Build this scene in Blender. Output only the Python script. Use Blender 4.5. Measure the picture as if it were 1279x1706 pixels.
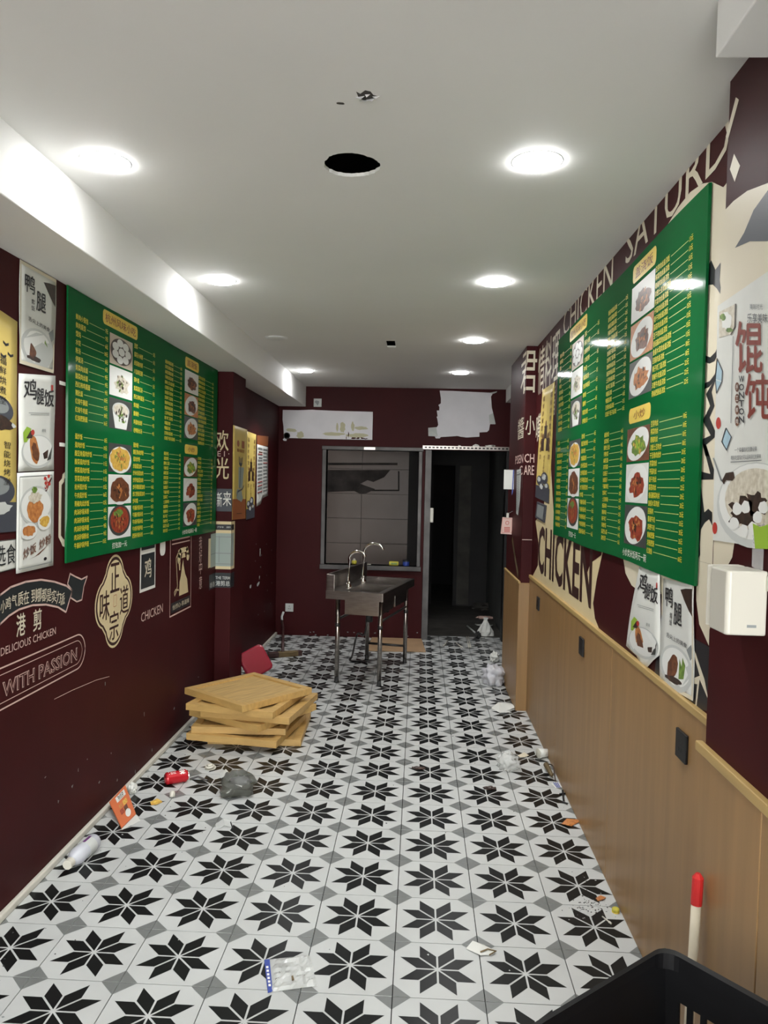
import bpy, bmesh, math, random
from mathutils import Vector, Matrix, noise as mnoise
random.seed(7)
for o in list(bpy.data.objects): bpy.data.objects.remove(o, do_unlink=True)
scene = bpy.context.scene
COL = scene.collection

# ------------------------------------------------------------------ camera
FPX, CAMZ = 1269.412, 1.6571
YAW, PITCH, ROLL = .0452641, -.0354245, .0219385
def cam_axes():
    cy, sy, cp, sp = math.cos(YAW), math.sin(YAW), math.cos(PITCH), math.sin(PITCH)
    fwd = Vector((-sy*cp, cy*cp, sp)); right = Vector((cy, sy, 0)); up = right.cross(fwd)
    c, s = math.cos(ROLL), math.sin(ROLL)
    return c*right + s*up, -s*right + c*up, fwd
CR, CU, CF = cam_axes()
CPOS = Vector((0, 0, CAMZ))
cd = bpy.data.cameras.new('camera'); cam = bpy.data.objects.new('camera', cd); COL.objects.link(cam)
cd.sensor_fit = 'VERTICAL'; cd.sensor_height = 24; cd.lens = FPX/1706*24; cd.clip_start = .02
cam.matrix_world = Matrix(((CR.x, CU.x, -CF.x, 0), (CR.y, CU.y, -CF.y, 0), (CR.z, CU.z, -CF.z, CAMZ), (0, 0, 0, 1)))
scene.camera = cam
# ------------------------------------------------------------------ world, exposure
SKY = 14.5
w = bpy.data.worlds.new('overcast'); scene.world = w; w.use_nodes = True
w.node_tree.nodes['Background'].inputs[0].default_value = (.98, 1.0, .99, 1)   # overcast daylight outside the open shop front
w.node_tree.nodes['Background'].inputs[1].default_value = SKY
vs = scene.view_settings
vs.view_transform = 'Standard'; vs.look = 'None'; vs.gamma = 1; vs.use_curve_mapping = False
vs.exposure = 0
LAMP_STRENGTH = 80.0
SPOT_WATTS = 76.0

# ------------------------------------------------------------------ measured room (metres)
XL, XR, YB, ZC = -1.53, .845, 8.2, 2.70
XCOL = .765                      # face of the right-hand pillars
XRB = .985                       # right wall behind the far pillar
YF = -1.6                        # shop front behind the viewer

# ------------------------------------------------------------------ materials
def S(r, g, b):
    f = lambda c: (c/255/12.92) if c/255 <= .04045 else ((c/255+.055)/1.055)**2.4
    return (f(r), f(g), f(b))
MATS = {}
def mat(name, col, rough=.5, metal=0, coat=0, var=0, vscale=8, bump=0, bscale=60, emit=0, stretch=None, alpha=1, trans=0, col2=None, spec=.5):
    if name in MATS: return MATS[name]
    m = bpy.data.materials.new(name); m.use_nodes = True
    nt = m.node_tree; b = nt.nodes['Principled BSDF']
    b.inputs['Base Color'].default_value = (*col, 1); b.inputs['Roughness'].default_value = rough
    b.inputs['Metallic'].default_value = metal; b.inputs['Coat Weight'].default_value = coat
    b.inputs['Coat Roughness'].default_value = .08; b.inputs['Specular IOR Level'].default_value = spec
    b.inputs['Alpha'].default_value = alpha; b.inputs['Transmission Weight'].default_value = trans
    if emit:
        b.inputs['Emission Color'].default_value = (1, 1, 1, 1); b.inputs['Emission Strength'].default_value = emit
    def coords(sc):
        t = nt.nodes.new('ShaderNodeTexCoord'); mp = nt.nodes.new('ShaderNodeMapping')
        nt.links.new(t.outputs['Object'], mp.inputs[0]); mp.inputs['Scale'].default_value = stretch or (1, 1, 1)
        n = nt.nodes.new('ShaderNodeTexNoise'); n.inputs['Scale'].default_value = sc; n.inputs['Detail'].default_value = 5
        nt.links.new(mp.outputs[0], n.inputs['Vector']); return n
    if var or col2:
        n = coords(vscale); r = nt.nodes.new('ShaderNodeValToRGB')
        r.color_ramp.elements[0].position = .3; r.color_ramp.elements[1].position = .7
        c2 = col2 or tuple(c*(1-var) for c in col)
        r.color_ramp.elements[0].color = (*c2, 1); r.color_ramp.elements[1].color = (*col, 1)
        nt.links.new(n.outputs['Fac'], r.inputs[0]); nt.links.new(r.outputs[0], b.inputs['Base Color'])
    if bump:
        n = coords(bscale); bp = nt.nodes.new('ShaderNodeBump'); bp.inputs['Strength'].default_value = bump
        bp.inputs['Distance'].default_value = .01
        nt.links.new(n.outputs['Fac'], bp.inputs['Height']); nt.links.new(bp.outputs[0], b.inputs['Normal'])
        if coat: nt.links.new(bp.outputs[0], b.inputs['Coat Normal'])
    MATS[name] = m; return m
M = dict(
    maroon=mat('maroon_wallpaper', (.048, .0068, .0079), .5, var=.25, vscale=2.5, spec=.10),
    ceil=mat('white_ceiling_paint', (.78, .78, .76), .7, var=.04, vscale=1.5),
    white=mat('white_print', (.76, .75, .70), .5),
    offwhite=mat('off_white_paper', (.66, .67, .63), .45, var=.08, vscale=10),
    plaster=mat('bare_white_plaster', (.74, .73, .76), .8, var=.08, vscale=6),
    cream=mat('cream_print', (.70, .58, .34), .45, var=.06, vscale=3),
    ccream=mat('pale_cream_print', (.66, .60, .46), .45, var=.05, vscale=3),
    pink=mat('pale_pink_print', (.62, .43, .38), .5),
    blackp=mat('black_print', (.013, .013, .016), .4),
    brownp=mat('dark_brown_print', (.035, .010, .008), .45),
    greyp=mat('grey_print', (.22, .24, .24), .5),
    lgrey=mat('pale_grey_print', (.50, .52, .50), .5),
    darkgreyp=mat('charcoal_print', (.05, .055, .07), .45),
    redp=mat('red_print', (.42, .03, .02), .5),
    green=mat('green_board_film', (.006, .115, .032), .6, coat=.3, var=.12, vscale=1.2, bump=.035, bscale=9, spec=0),
    yellow=mat('yellow_print', (.74, .66, .05), .35),
    plaque=mat('gold_plaque_print', (.78, .58, .09), .35),
    redtxt=mat('red_brown_lettering', (.20, .025, .012), .4),
    line=mat('leader_line_print', (.45, .55, .15), .4),
    mwhite=mat('menu_white_print', (.78, .82, .72), .35),
    wood=mat('wainscot_wood', (.315, .18, .07), .40, var=.22, vscale=7, stretch=(3, 3, .22)),
    woodtrim=mat('wainscot_cap_wood', (.46, .31, .115), .4, var=.2, vscale=9, stretch=(3, .3, 3)),
    tray=mat('pine_tray_wood', (.55, .345, .115), .5, var=.25, vscale=8, stretch=(1, 7, 3)),
    trayp=mat('pine_tray_panel', (.57, .375, .14), .5, var=.35, vscale=6, stretch=(9, 1, 1)),
    twhite=mat('white_glaze', (.50, .515, .505), .30, var=.10, vscale=3, spec=.22),
    tblack=mat('black_glaze', (.008, .009, .009), .28, spec=.2),
    tgrey=mat('grey_glaze', (.17, .18, .175), .3, var=.12, vscale=4),
    grout=mat('dark_grout', (.012, .012, .012), .8, var=.4, vscale=20),
    steel=mat('brushed_steel', (.42, .38, .35), .28, metal=1, var=.25, vscale=12, stretch=(1, 1, 6)),
    dsteel=mat('dull_dark_steel', (.085, .08, .078), .42, metal=.7, var=.5, vscale=5),
    chrome=mat('chrome', (.75, .72, .68), .14, metal=1),
    black=mat('black_plastic', (.006, .006, .007), .42, var=.3, vscale=15, spec=.35),
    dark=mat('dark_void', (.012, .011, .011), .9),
    whitepl=mat('white_plastic', (.56, .54, .47), .35),
    lampw=mat('lamp_trim_white', (.8, .8, .8), .4),
    lampoff=mat('unlit_diffuser', (.62, .63, .62), .4),
    emit=mat('lit_diffuser', (.9, .9, .9), .5, emit=LAMP_STRENGTH),
    ktile=mat('kitchen_wall_tile', (.135, .108, .096), .3, var=.15, vscale=2, spec=.10),
    soot=mat('soot_stain', (.010, .008, .007), .6, col2=(.035, .028, .026), spec=.1, vscale=5),
    concrete=mat('dirty_concrete', (.06, .055, .048), .8, var=.5, vscale=6),
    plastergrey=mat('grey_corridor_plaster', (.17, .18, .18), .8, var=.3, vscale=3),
    corridor=mat('shaded_corridor_plaster', (.055, .057, .056), .8, var=.4, vscale=3),  # darker copy of the grey plaster, corridor shade put into its colour
    corrend=mat('shaded_end_plaster', (.022, .021, .021), .8, var=.4, vscale=3),  # near-black colour carries the shade at the unlit corridor end
    card=mat('cardboard', (.42, .27, .15), .7, var=.15, vscale=8),
    redpl=mat('red_plastic', (.30, .016, .035), .3),
    handler=mat('red_cap_plastic', (.52, .02, .02), .35),
    canred=mat('red_can_paint', (.45, .012, .02), .25, metal=.2),
    orange=mat('orange_packet', (.55, .13, .04), .4),
    blue=mat('blue_print', (.03, .06, .30), .4),
    teal=mat('dark_teal_print', (.010, .015, .018), .45),
    sage=mat('sage_print', (.30, .36, .33), .45),
    ypos=mat('yellow_poster_paper', (.68, .52, .14), .4, var=.12, vscale=4),
    brownorange=mat('rust_print', (.32, .10, .03), .45),
    food_brown=mat('food_brown', (.20, .075, .03), .4, col2=(.07, .02, .01), vscale=60),
    food_dark=mat('food_dark', (.06, .03, .02), .4, col2=(.015, .01, .008), vscale=60),
    food_red=mat('food_red', (.40, .07, .03), .4, col2=(.16, .02, .01), vscale=60),
    food_orange=mat('food_orange', (.60, .26, .08), .4, col2=(.35, .11, .03), vscale=60),
    food_yellow=mat('food_yellow', (.72, .50, .10), .4, col2=(.5, .25, .04), vscale=60),
    food_green=mat('food_green', (.22, .34, .06), .4, col2=(.05, .12, .02), vscale=60),
    food_white=mat('food_white', (.70, .66, .56), .4, col2=(.45, .40, .30), vscale=60),
    leafgreen=mat('lime_leaf_print', (.28, .45, .04), .45),
    ice=mat('ice_blue_print', (.35, .50, .58), .4),
    plate=mat('plate_white_print', (.72, .73, .70), .4),
    pbg=mat('photo_beige_print', (.50, .43, .34), .4),
    pbgd=mat('photo_dark_print', (.05, .055, .05), .4),
    sponge=mat('yellow_sponge', (.62, .55, .06), .6, var=.3, vscale=40),
    olive=mat('olive_brown_wood', (.16, .11, .045), .6, var=.4, vscale=10),
    darkwood=mat('dark_red_brown_wood', (.05, .018, .016), .5, var=.3, vscale=10),
    rubber=mat('black_rubber', (.02, .02, .02), .7),
)
def clear_mat(name, col, fac, rough=.18):
    m = bpy.data.materials.new(name); m.use_nodes = True; nt = m.node_tree
    b = nt.nodes['Principled BSDF']; b.inputs['Base Color'].default_value = (*col, 1); b.inputs['Roughness'].default_value = rough
    tr = nt.nodes.new('ShaderNodeBsdfTransparent'); mx = nt.nodes.new('ShaderNodeMixShader'); mx.inputs[0].default_value = fac
    out = nt.nodes['Material Output']
    nt.links.new(tr.outputs[0], mx.inputs[1]); nt.links.new(b.outputs[0], mx.inputs[2]); nt.links.new(mx.outputs[0], out.inputs[0])
    return m
M['clearbag'] = clear_mat('clear_plastic_film', (.75, .77, .75), .38)
M['smokebag'] = clear_mat('smoky_plastic_film', (.10, .105, .09), .62, .10)
M['milkbag'] = clear_mat('milky_plastic_film', (.62, .62, .66), .72, .3)
M['bottle'] = clear_mat('pale_bottle_plastic', (.62, .64, .70), .8, .25)
M['tape'] = clear_mat('clear_tape', (.8, .8, .8), .3, .1)

# ------------------------------------------------------------------ mesh helpers
def V(*a): return Vector(a)
class MB:
    def __init__(s): s.v = []; s.f = []; s.mi = []; s.mats = []
    def m(s, k):
        mm = M[k] if isinstance(k, str) else k
        if mm not in s.mats: s.mats.append(mm)
        return s.mats.index(mm)
    def add(s, vs, fs, k):
        i = len(s.v); s.v += [tuple(p) for p in vs]; mi = s.m(k)
        for f in fs: s.f.append([i+j for j in f]); s.mi.append(mi)
        return s
    def box(s, x0, x1, y0, y1, z0, z1, k):
        vs = [(x, y, z) for z in (z0, z1) for y in (y0, y1) for x in (x0, x1)]
        return s.add(vs, [(0, 2, 3, 1), (4, 5, 7, 6), (0, 1, 5, 4), (2, 6, 7, 3), (0, 4, 6, 2), (1, 3, 7, 5)], k)
    def obox(s, c, ex, ey, ez, k):      # centre and three half-axes
        c, ex, ey, ez = Vector(c), Vector(ex), Vector(ey), Vector(ez)
        vs = [c+a*ex+b*ey+d*ez for d in (-1, 1) for b in (-1, 1) for a in (-1, 1)]
        return s.add(vs, [(0, 2, 3, 1), (4, 5, 7, 6), (0, 1, 5, 4), (2, 6, 7, 3), (0, 4, 6, 2), (1, 3, 7, 5)], k)
    def tube(s, pts, r, k, n=10, caps=True, r2=None):
        pts = [Vector(p) for p in pts]; rings = []; N = len(pts)
        for i, p in enumerate(pts):
            t = (pts[min(i+1, N-1)]-pts[max(i-1, 0)]).normalized()
            a = t.cross(Vector((0, 0, 1)))
            if a.length < 1e-3: a = t.cross(Vector((1, 0, 0)))
            a.normalize(); b = t.cross(a)
            rr = r if r2 is None else r+(r2-r)*i/(N-1)
            rings.append([p+rr*(math.cos(q*2*math.pi/n)*a+math.sin(q*2*math.pi/n)*b) for q in range(n)])
        vs = [p for rg in rings for p in rg]; fs = []
        for i in range(N-1):
            for q in range(n): fs.append((i*n+q, i*n+(q+1) % n, (i+1)*n+(q+1) % n, (i+1)*n+q))
        if caps: fs += [tuple(range(n)), tuple(range((N-1)*n, N*n))]
        return s.add(vs, fs, k)
    def lathe(s, prof, c, k, n=32, axis='z'):
        vs = []; fs = []; N = len(prof); c = Vector(c)
        for r, h in prof:
            for q in range(n):
                a = q*2*math.pi/n; p = (r*math.cos(a), r*math.sin(a), h)
                if axis == 'x': p = (p[2], p[0], p[1])
                if axis == 'y': p = (p[0], p[2], p[1])
                vs.append(c+Vector(p))
        for i in range(N-1):
            for q in range(n): fs.append((i*n+q, i*n+(q+1) % n, (i+1)*n+(q+1) % n, (i+1)*n+q))
        if prof[0][0] > 1e-5: fs.append(tuple(range(n)))
        if prof[-1][0] > 1e-5: fs.append(tuple(range((N-1)*n, N*n)))
        return s.add(vs, fs, k)
    # flat print on a plane
    def poly(s, pl, pts, d, k):
        return s.add([pl.pt(u, v, d) for u, v in pts], [tuple(range(len(pts)))], k)
    def slab(s, pl, pts, d0, d1, k):
        n = len(pts); vs = [pl.pt(u, v, d0) for u, v in pts]+[pl.pt(u, v, d1) for u, v in pts]
        return s.add(vs, [tuple(range(n)), tuple(range(n, 2*n))]+[(i, (i+1) % n, n+(i+1) % n, n+i) for i in range(n)], k)
    def rect(s, pl, u0, v0, u1, v1, d, k): return s.poly(pl, [(u0, v0), (u1, v0), (u1, v1), (u0, v1)], d, k)
    def ell(s, pl, u, v, ru, rv, d, k, n=28, rot=0):
        c, sn = math.cos(rot), math.sin(rot); pts = []
        for q in range(n):
            a = q*2*math.pi/n; x, y = ru*math.cos(a), rv*math.sin(a); pts.append((u+x*c-y*sn, v+x*sn+y*c))
        return s.poly(pl, pts, d, k)
    def rrect(s, pl, u0, v0, u1, v1, r, d, k, n=6, frame=None):
        def ring(u0, v0, u1, v1, r):
            o = []
            for cx, cy, a0 in ((u1-r, v1-r, 0), (u0+r, v1-r, 90), (u0+r, v0+r, 180), (u1-r, v0+r, 270)):
                for q in range(n+1):
                    a = math.radians(a0+90*q/n); o.append((cx+r*math.cos(a), cy+r*math.sin(a)))
            return o
        R = ring(u0, v0, u1, v1, r)
        if frame is None: return s.poly(pl, R, d, k)
        R2 = ring(u0+frame, v0+frame, u1-frame, v1-frame, max(r-frame, .0005)); N = len(R)
        vs = [pl.pt(*p, d) for p in R]+[pl.pt(*p, d) for p in R2]
        return s.add(vs, [(i, (i+1) % N, N+(i+1) % N, N+i) for i in range(N)], k)
    def stroke(s, pl, pts, wd, d, k):
        for i in range(len(pts)-1):
            (a, b), (c, e) = pts[i], pts[i+1]; L = math.hypot(c-a, e-b)
            if L < 1e-6: continue
            nx, ny = -(e-b)/L*wd/2, (c-a)/L*wd/2
            s.poly(pl, [(a+nx, b+ny), (a-nx, b-ny), (c-nx, e-ny), (c+nx, e+ny)], d, k)
        for (a, b) in pts[1:-1]: s.ell(pl, a, b, wd/2, wd/2, d, k, n=8)
        return s
    def blob(s, pl, u, v, ru, rv, d, k, seed=0, n=18, rough=.22, rot=0):
        rnd = random.Random(seed); c, sn = math.cos(rot), math.sin(rot); pts = []
        for q in range(n):
            a = q*2*math.pi/n; rr = 1+rnd.uniform(-rough, rough*.6); x, y = ru*rr*math.cos(a), rv*rr*math.sin(a)
            pts.append((u+x*c-y*sn, v+x*sn+y*c))
        return s.poly(pl, pts, d, k)
    def text(s, pl, st, u0, v0, u1, v1, d, k, bold=.0, outline=0, fn=None):
        vs, fs, bb = text_mesh(st, bold, outline)
        sx, sy = (u1-u0)/(bb[2]-bb[0]), (v1-v0)/(bb[3]-bb[1])
        out = []
        for x, y, ly in vs:
            a, b = u0+(x-bb[0])*sx, v0+(y-bb[1])*sy
            if fn: a, b = fn(a, b)
            out.append(pl.pt(a, b, d+ly*.00015))
        return s.add(out, fs, k)
    def line_text(s, pl, st, u, v, h, d, k, align='l', asp=1.0, bold=.02):   # natural advance, h = em height
        vs, fs, bb = text_mesh(st, bold, 0); wd = (bb[2]-bb[0])*h*asp
        off = {'l': 0, 'c': -wd/2, 'r': -wd}[align]
        return s.add([pl.pt(u+off+(x-bb[0])*h*asp, v+(y-.35)*h, d+ly*.00015) for x, y, ly in vs], fs, k), wd
    def build(s, name, parent=None, smooth=False, bevel=0, local=False, solid=0):
        me = bpy.data.meshes.new(name)
        off = Vector((0, 0, 0))
        if parent is not None and not local:
            p = parent
            while p is not None: off = off+p.location; p = p.parent
        me.from_pydata([tuple(Vector(q)-off) for q in s.v], [], s.f)
        for m_ in s.mats: me.materials.append(m_)
        me.polygons.foreach_set('material_index', s.mi)
        if smooth: me.polygons.foreach_set('use_smooth', [True]*len(s.f))
        me.update()
        if len(s.f) > 1 and not name.endswith('lettering'):
            bm = bmesh.new(); bm.from_mesh(me)
            if bevel: bmesh.ops.remove_doubles(bm, verts=bm.verts, dist=1e-5)
            bmesh.ops.recalc_face_normals(bm, faces=bm.faces); bm.to_mesh(me); bm.free()
        o = bpy.data.objects.new(name, me); COL.objects.link(o)
        if parent is not None: o.parent = parent
        if bevel:
            b = o.modifiers.new('bevel', 'BEVEL'); b.width = bevel; b.segments = 2; b.limit_method = 'ANGLE'
        if solid:
            b = o.modifiers.new('solid', 'SOLIDIFY'); b.thickness = solid; b.offset = 0
        if name.endswith('lettering') or name in ('picture', 'leader_line', 'wall_scuff', 'paint_chip', 'flaking_paint', 'wallpaper_chip', 'plaster_flake'): o['kind'] = 'stuff'
        return o
TXT = {}
def text_mesh(st, bold=0., outline=0.):
    key = (st, bold, outline)
    if key not in TXT:
        c = bpy.data.curves.new('t', 'FONT'); c.body = st; c.size = 1; c.resolution_u = 2
        if outline: c.fill_mode = 'NONE'; c.bevel_depth = outline; c.bevel_resolution = 0; c.dimensions = '3D'
        elif st.isascii(): c.offset = bold
        o = bpy.data.objects.new('t', c); COL.objects.link(o)
        bpy.context.view_layer.update()
        me = bpy.data.meshes.new_from_object(o)
        vs = [(v.co.x, v.co.y, 0) for v in me.vertices]; fs = [tuple(p.vertices) for p in me.polygons]
        bpy.data.objects.remove(o); bpy.data.curves.remove(c); bpy.data.meshes.remove(me)
        if not vs: vs, fs = [(0, 0, 0), (1, 0, 0), (1, 1, 0)], []
        if bold and not st.isascii() and not outline:      # heavier strokes: shifted copies
            b0 = bold*.9; n0 = len(vs); v0, f0 = list(vs), list(fs)
            for k, (dx, dy) in enumerate(((b0, 0), (b0*.5, b0*.8)) if bold > .02 else ((b0, b0*.3),)):
                vs += [(x+dx, y+dy, k+1) for x, y, _ in v0]; fs += [tuple(i+n0*(k+1) for i in f) for f in f0]
        xs = [v[0] for v in vs]; ys = [v[1] for v in vs]
        TXT[key] = (vs, fs, (min(xs), min(ys), max(xs), max(ys)))
    return TXT[key]
def clip_text(st, bold, a, b):          # keep only the part of a character between two fractions of its width
    vs, fs, bb = text_mesh(st, bold); bm = bmesh.new(); L = [bm.verts.new((x, y, ly)) for x, y, ly in vs]
    for f in fs:
        try: bm.faces.new([L[i] for i in f])
        except ValueError: pass
    w_ = bb[2]-bb[0]
    for x, keep_right in ((bb[0]+a*w_, True), (bb[0]+b*w_, False)):
        bmesh.ops.bisect_plane(bm, geom=bm.verts[:]+bm.edges[:]+bm.faces[:], plane_co=(x, 0, 0), plane_no=(1, 0, 0), clear_inner=keep_right, clear_outer=not keep_right)
    bm.verts.index_update(); key = (st+'|%.2f|%.2f' % (a, b), bold, 0)
    TXT[key] = ([(v.co.x, v.co.y, v.co.z) for v in bm.verts], [tuple(v.index for v in f.verts) for f in bm.faces], (bb[0]+a*w_, bb[1], bb[0]+b*w_, bb[3])); bm.free()
    return key[0]
def ray(px, py): return CR*((px-639.5)/FPX)-CU*((py-853)/FPX)+CF
class Pl:                              # a plane in the room: origin, right and up as seen from the room, normal out of it
    def __init__(s, o, U, W): s.o = Vector(o); s.U = Vector(U); s.W = Vector(W); s.n = s.U.cross(s.W)
    def pt(s, u, v, d=0): return s.o+u*s.U+v*s.W+d*s.n
    def px(s, x, y):                   # photo measurement -> plane coordinates
        r = ray(x, y); t = (s.o-CPOS).dot(s.n)/r.dot(s.n); p = CPOS+t*r-s.o
        return (p.dot(s.U), p.dot(s.W))
    def pxs(s, pts): return [s.px(*p) for p in pts]
class Quad:                            # unit square stretched over four corners of a sheet (bl, br, tr, tl)
    def __init__(s, pl, c, d=0, wave=0, ph=0): s.pl = pl; s.c = c; s.d = d; s.wave = wave; s.ph = ph
    def pt(s, u, v, d=0):
        (a, b), (c, e), (f, g), (h, i) = s.c
        x = (1-u)*(1-v)*a+u*(1-v)*c+u*v*f+(1-u)*v*h; y = (1-u)*(1-v)*b+u*(1-v)*e+u*v*g+(1-u)*v*i
        wv = s.wave*(1+math.sin(5.5*v+s.ph)*math.cos(3*u+s.ph)) if s.wave else 0
        return s.pl.pt(x, y, s.d+d+wv)
LW = Pl((XL, 0, 0), (0, 1, 0), (0, 0, 1))
RW = Pl((XR, 0, 0), (0, -1, 0), (0, 0, 1))
BW = Pl((0, YB, 0), (1, 0, 0), (0, 0, 1))
CW = Pl((XCOL, 0, 0), (0, -1, 0), (0, 0, 1))          # room side of the right pillars
PF = Pl((0, 5.67, 0), (1, 0, 0), (0, 0, 1))           # viewer side of the far right pillar
LF = Pl((0, 5.70, 0), (1, 0, 0), (0, 0, 1))           # viewer side of the left pillar
LS = Pl((-1.41, 0, 0), (0, 1, 0), (0, 0, 1))          # room side of the left pillar
FL = Pl((0, 0, 0), (1, 0, 0), (0, 1, 0))
def tag(o, label=None, cat=None, group=None, kind=None):
    if label: o['label'] = label
    if cat: o['category'] = cat
    if group: o['group'] = group
    if kind: o['kind'] = kind
    return o
def thing(name, label, cat, loc=(0, 0, 0), group=None, rot=None):
    o = bpy.data.objects.new(name, None); COL.objects.link(o); o.location = loc; o.empty_display_size = .1
    if rot: o.rotation_euler = rot
    return tag(o, label, cat, group)
def struct(o): o['kind'] = 'structure'; return o
def copy_tree(o, parent=None):
    c = o.copy(); COL.objects.link(c); c.parent = parent
    for ch in [x for x in o.children]: copy_tree(ch, c)
    return c

# ================================================================== SETTING
# floor: slab with one star tile after another
mb = MB(); mb.box(XL-.1, XRB+.1, YF, 8.42, -.1, -.0085, 'grout')
floor = struct(mb.build('floor'))
def tile_mesh():
    T = .2966; mb = MB(); h = T/2; pl = FL
    P = lambda pts, k: mb.add([(x*T, y*T, 0) for x, y in pts], [tuple(range(len(pts)))], k)
    a, dg, g = .247, .216, .195
    rh = []
    for q in range(8):
        ang = q//2*math.pi/2; mir = q % 2
        base = [(0, 0), (0, a), (dg, dg+a), (dg, dg)]
        if mir: base = [(-x, y) for x, y in base]
        base = [(x*math.cos(ang)-y*math.sin(ang), x*math.sin(ang)+y*math.cos(ang)) for x, y in base]
        cx = sum(p[0] for p in base)/4; cy = sum(p[1] for p in base)/4
        rh.append((base, cx, cy))
    # white ground just below, black and grey inlays flush on top
    vs = [(-h, -h, 0), (h, -h, 0), (h, h, 0), (-h, h, 0), (-h, -h, -.009), (h, -h, -.009), (h, h, -.009), (-h, h, -.009)]
    mb.add(vs, [(0, 1, 2, 3), (0, 4, 5, 1), (1, 5, 6, 2), (2, 6, 7, 3), (3, 7, 4, 0)], 'twhite')
    for base, cx, cy in rh:
        # inset each rhomb a little so that white lines stay between them
        ins = []
        n = 4; w_ = .0115
        area = sum(base[i][0]*base[(i+1) % 4][1]-base[(i+1) % 4][0]*base[i][1] for i in range(4))
        sg = 1 if area > 0 else -1
        for i in range(4):
            p0, p1, p2 = Vector((*base[i-1],)), Vector((*base[i],)), Vector((*base[(i+1) % 4],))
            e1 = (p1-p0).normalized(); e2 = (p2-p1).normalized()
            n1 = Vector((-e1.y, e1.x))*sg; n2 = Vector((-e2.y, e2.x))*sg
            bis = (n1+n2).normalized(); ins.append(p1+bis*(w_/max(.25, bis.dot(n1))))
        mb.add([(p.x*T, p.y*T, .0003) for p in ins], [(0, 1, 2, 3)], 'tblack')
    for sx in (-1, 1):
        for sy in (-1, 1):
            mb.add([(sx*h, sy*h, .0003), (sx*(h-g*T), sy*h, .0003), (sx*h, sy*(h-g*T), .0003)], [(0, 1, 2)], 'tgrey')
    return mb
tile0 = tile_mesh().build('floor_tile', floor)
first = True
for r in range(-16, 13):
    for c in range(-4, 5):
        if c == 4 and r > -10: continue
        o = tile0 if first else tile0.copy()
        if not first: COL.objects.link(o); o.parent = floor
        first = False
        o.location = (.3*c-.198, -.3*r+3.464, random.uniform(-.0004, .0004))
        o.rotation_euler.z = random.choice((0, 1, 2, 3))*math.pi/2

# ceiling with a round cut-out and a small square hole
mb = MB()
def ceil_quad(x0, x1, y0, y1): mb.box(x0, x1, y0, y1, ZC, ZC+.012, 'ceil')
hx, hy, hr = -.245, 2.525, .092; c2 = .16
sq = (-.265, -.200, 5.55, 5.80)
ceil_quad(XL-.1, 1.1, YF, hy-c2); ceil_quad(XL-.1, hx-c2, hy-c2, hy+c2); ceil_quad(hx+c2, 1.1, hy-c2, hy+c2)
ceil_quad(XL-.1, 1.1, hy+c2, sq[2]); ceil_quad(XL-.1, sq[0], sq[2], sq[3]); ceil_quad(sq[1], 1.1, sq[2], sq[3])
ceil_quad(XL-.1, 1.1, sq[3], YB+.1)
N = 64; vs = []; rr = random.Random(3)
for q in range(N):
    a = q*2*math.pi/N; ca, sa = math.cos(a), math.sin(a); m_ = c2/max(abs(ca), abs(sa))
    jr = hr*(1+.035*math.sin(3*a+1)+rr.uniform(-.025, .025))
    vs += [(hx+m_*ca, hy+m_*sa, ZC), (hx+jr*ca, hy+jr*sa, ZC), (hx+jr*1.01*ca, hy+jr*1.01*sa, ZC+.012), (hx+m_*ca, hy+m_*sa, ZC+.012)]
fs = []
for q in range(N):
    i, j = 4*q, 4*((q+1) % N)
    fs += [(i, j, j+1, i+1), (i+1, j+1, j+2, i+2), (i+2, j+2, j+3, i+3)]
mb.add(vs, fs, 'ceil')
ceiling = struct(mb.build('ceiling'))
mb = MB(); mb.box(XL-.1, 1.1, YF-.1, YB+.3, ZC+.30, ZC+.31, 'dark'); mb.box(XL-.12, XL-.1, YF-.1, YB+.3, ZC, ZC+.31, 'dark'); mb.box(1.1, 1.12, YF-.1, YB+.3, ZC, ZC+.31, 'dark'); mb.box(XL-.12, 1.12, YB+.12, YB+.3, ZC-.2, ZC+.31, 'dark'); mb.box(XL-.1, 1.1, YF-.1, YF, ZC, ZC+.31, 'dark')
mb.build('ceiling_void', ceiling)
# ragged torn spot of plaster near the viewer
mb = MB(); CP = Pl((0, 0, ZC), (1, 0, 0), (0, -1, 0))
pts = CP.pxs([(593, 152), (600, 156), (608, 150), (617, 152), (622, 158), (630, 160), (622, 166), (612, 168), (604, 166), (597, 162)])
mb.poly(CP, pts, .0006, 'concrete'); o = mb.build('torn_plaster_patch', ceiling)
mb = MB()
for k, (cx, cy, s_) in enumerate([(600, 160, .012), (608, 165, .016), (617, 164, .012), (626, 159, .010), (612, 156, .007)]):
    u, v = CP.px(cx, cy); rnd = random.Random(k)
    a = CP.pt(u-s_, v-s_*.4, .0008); b = CP.pt(u+s_, v+rnd.uniform(-.3, .3)*s_, .0008); c = CP.pt(u+rnd.uniform(-.4, .4)*s_, v+s_*.8, .012)
    mb.add([a, b, c, a+V(0, 0, -.001), b+V(0, 0, -.001), c+V(0, 0, -.001)], [(0, 1, 2), (3, 4, 5), (0, 1, 4, 3), (1, 2, 5, 4), (2, 0, 3, 5)], 'plaster')
mb.build('plaster_flake', ceiling)
mb = MB(); u, v = CP.px(567, 172); mb.blob(CP, u, v, .012, .007, .0006, 'concrete', 4); mb.build('plaster_chip', ceiling)
mb = MB()
for k in range(16):   # flaking paint along the right edge of the ceiling
    t = k/15; x = 1195-150*t+random.uniform(-8, 2); y = 185+225*t+random.uniform(-10, 0)
    u, v = CP.px(x-12, y-4); mb.blob(CP, u, v, random.uniform(.006, .016), random.uniform(.005, .02), .0015, 'ceil', k, 9, .4)
mb.build('flaking_paint', ceiling)

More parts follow.
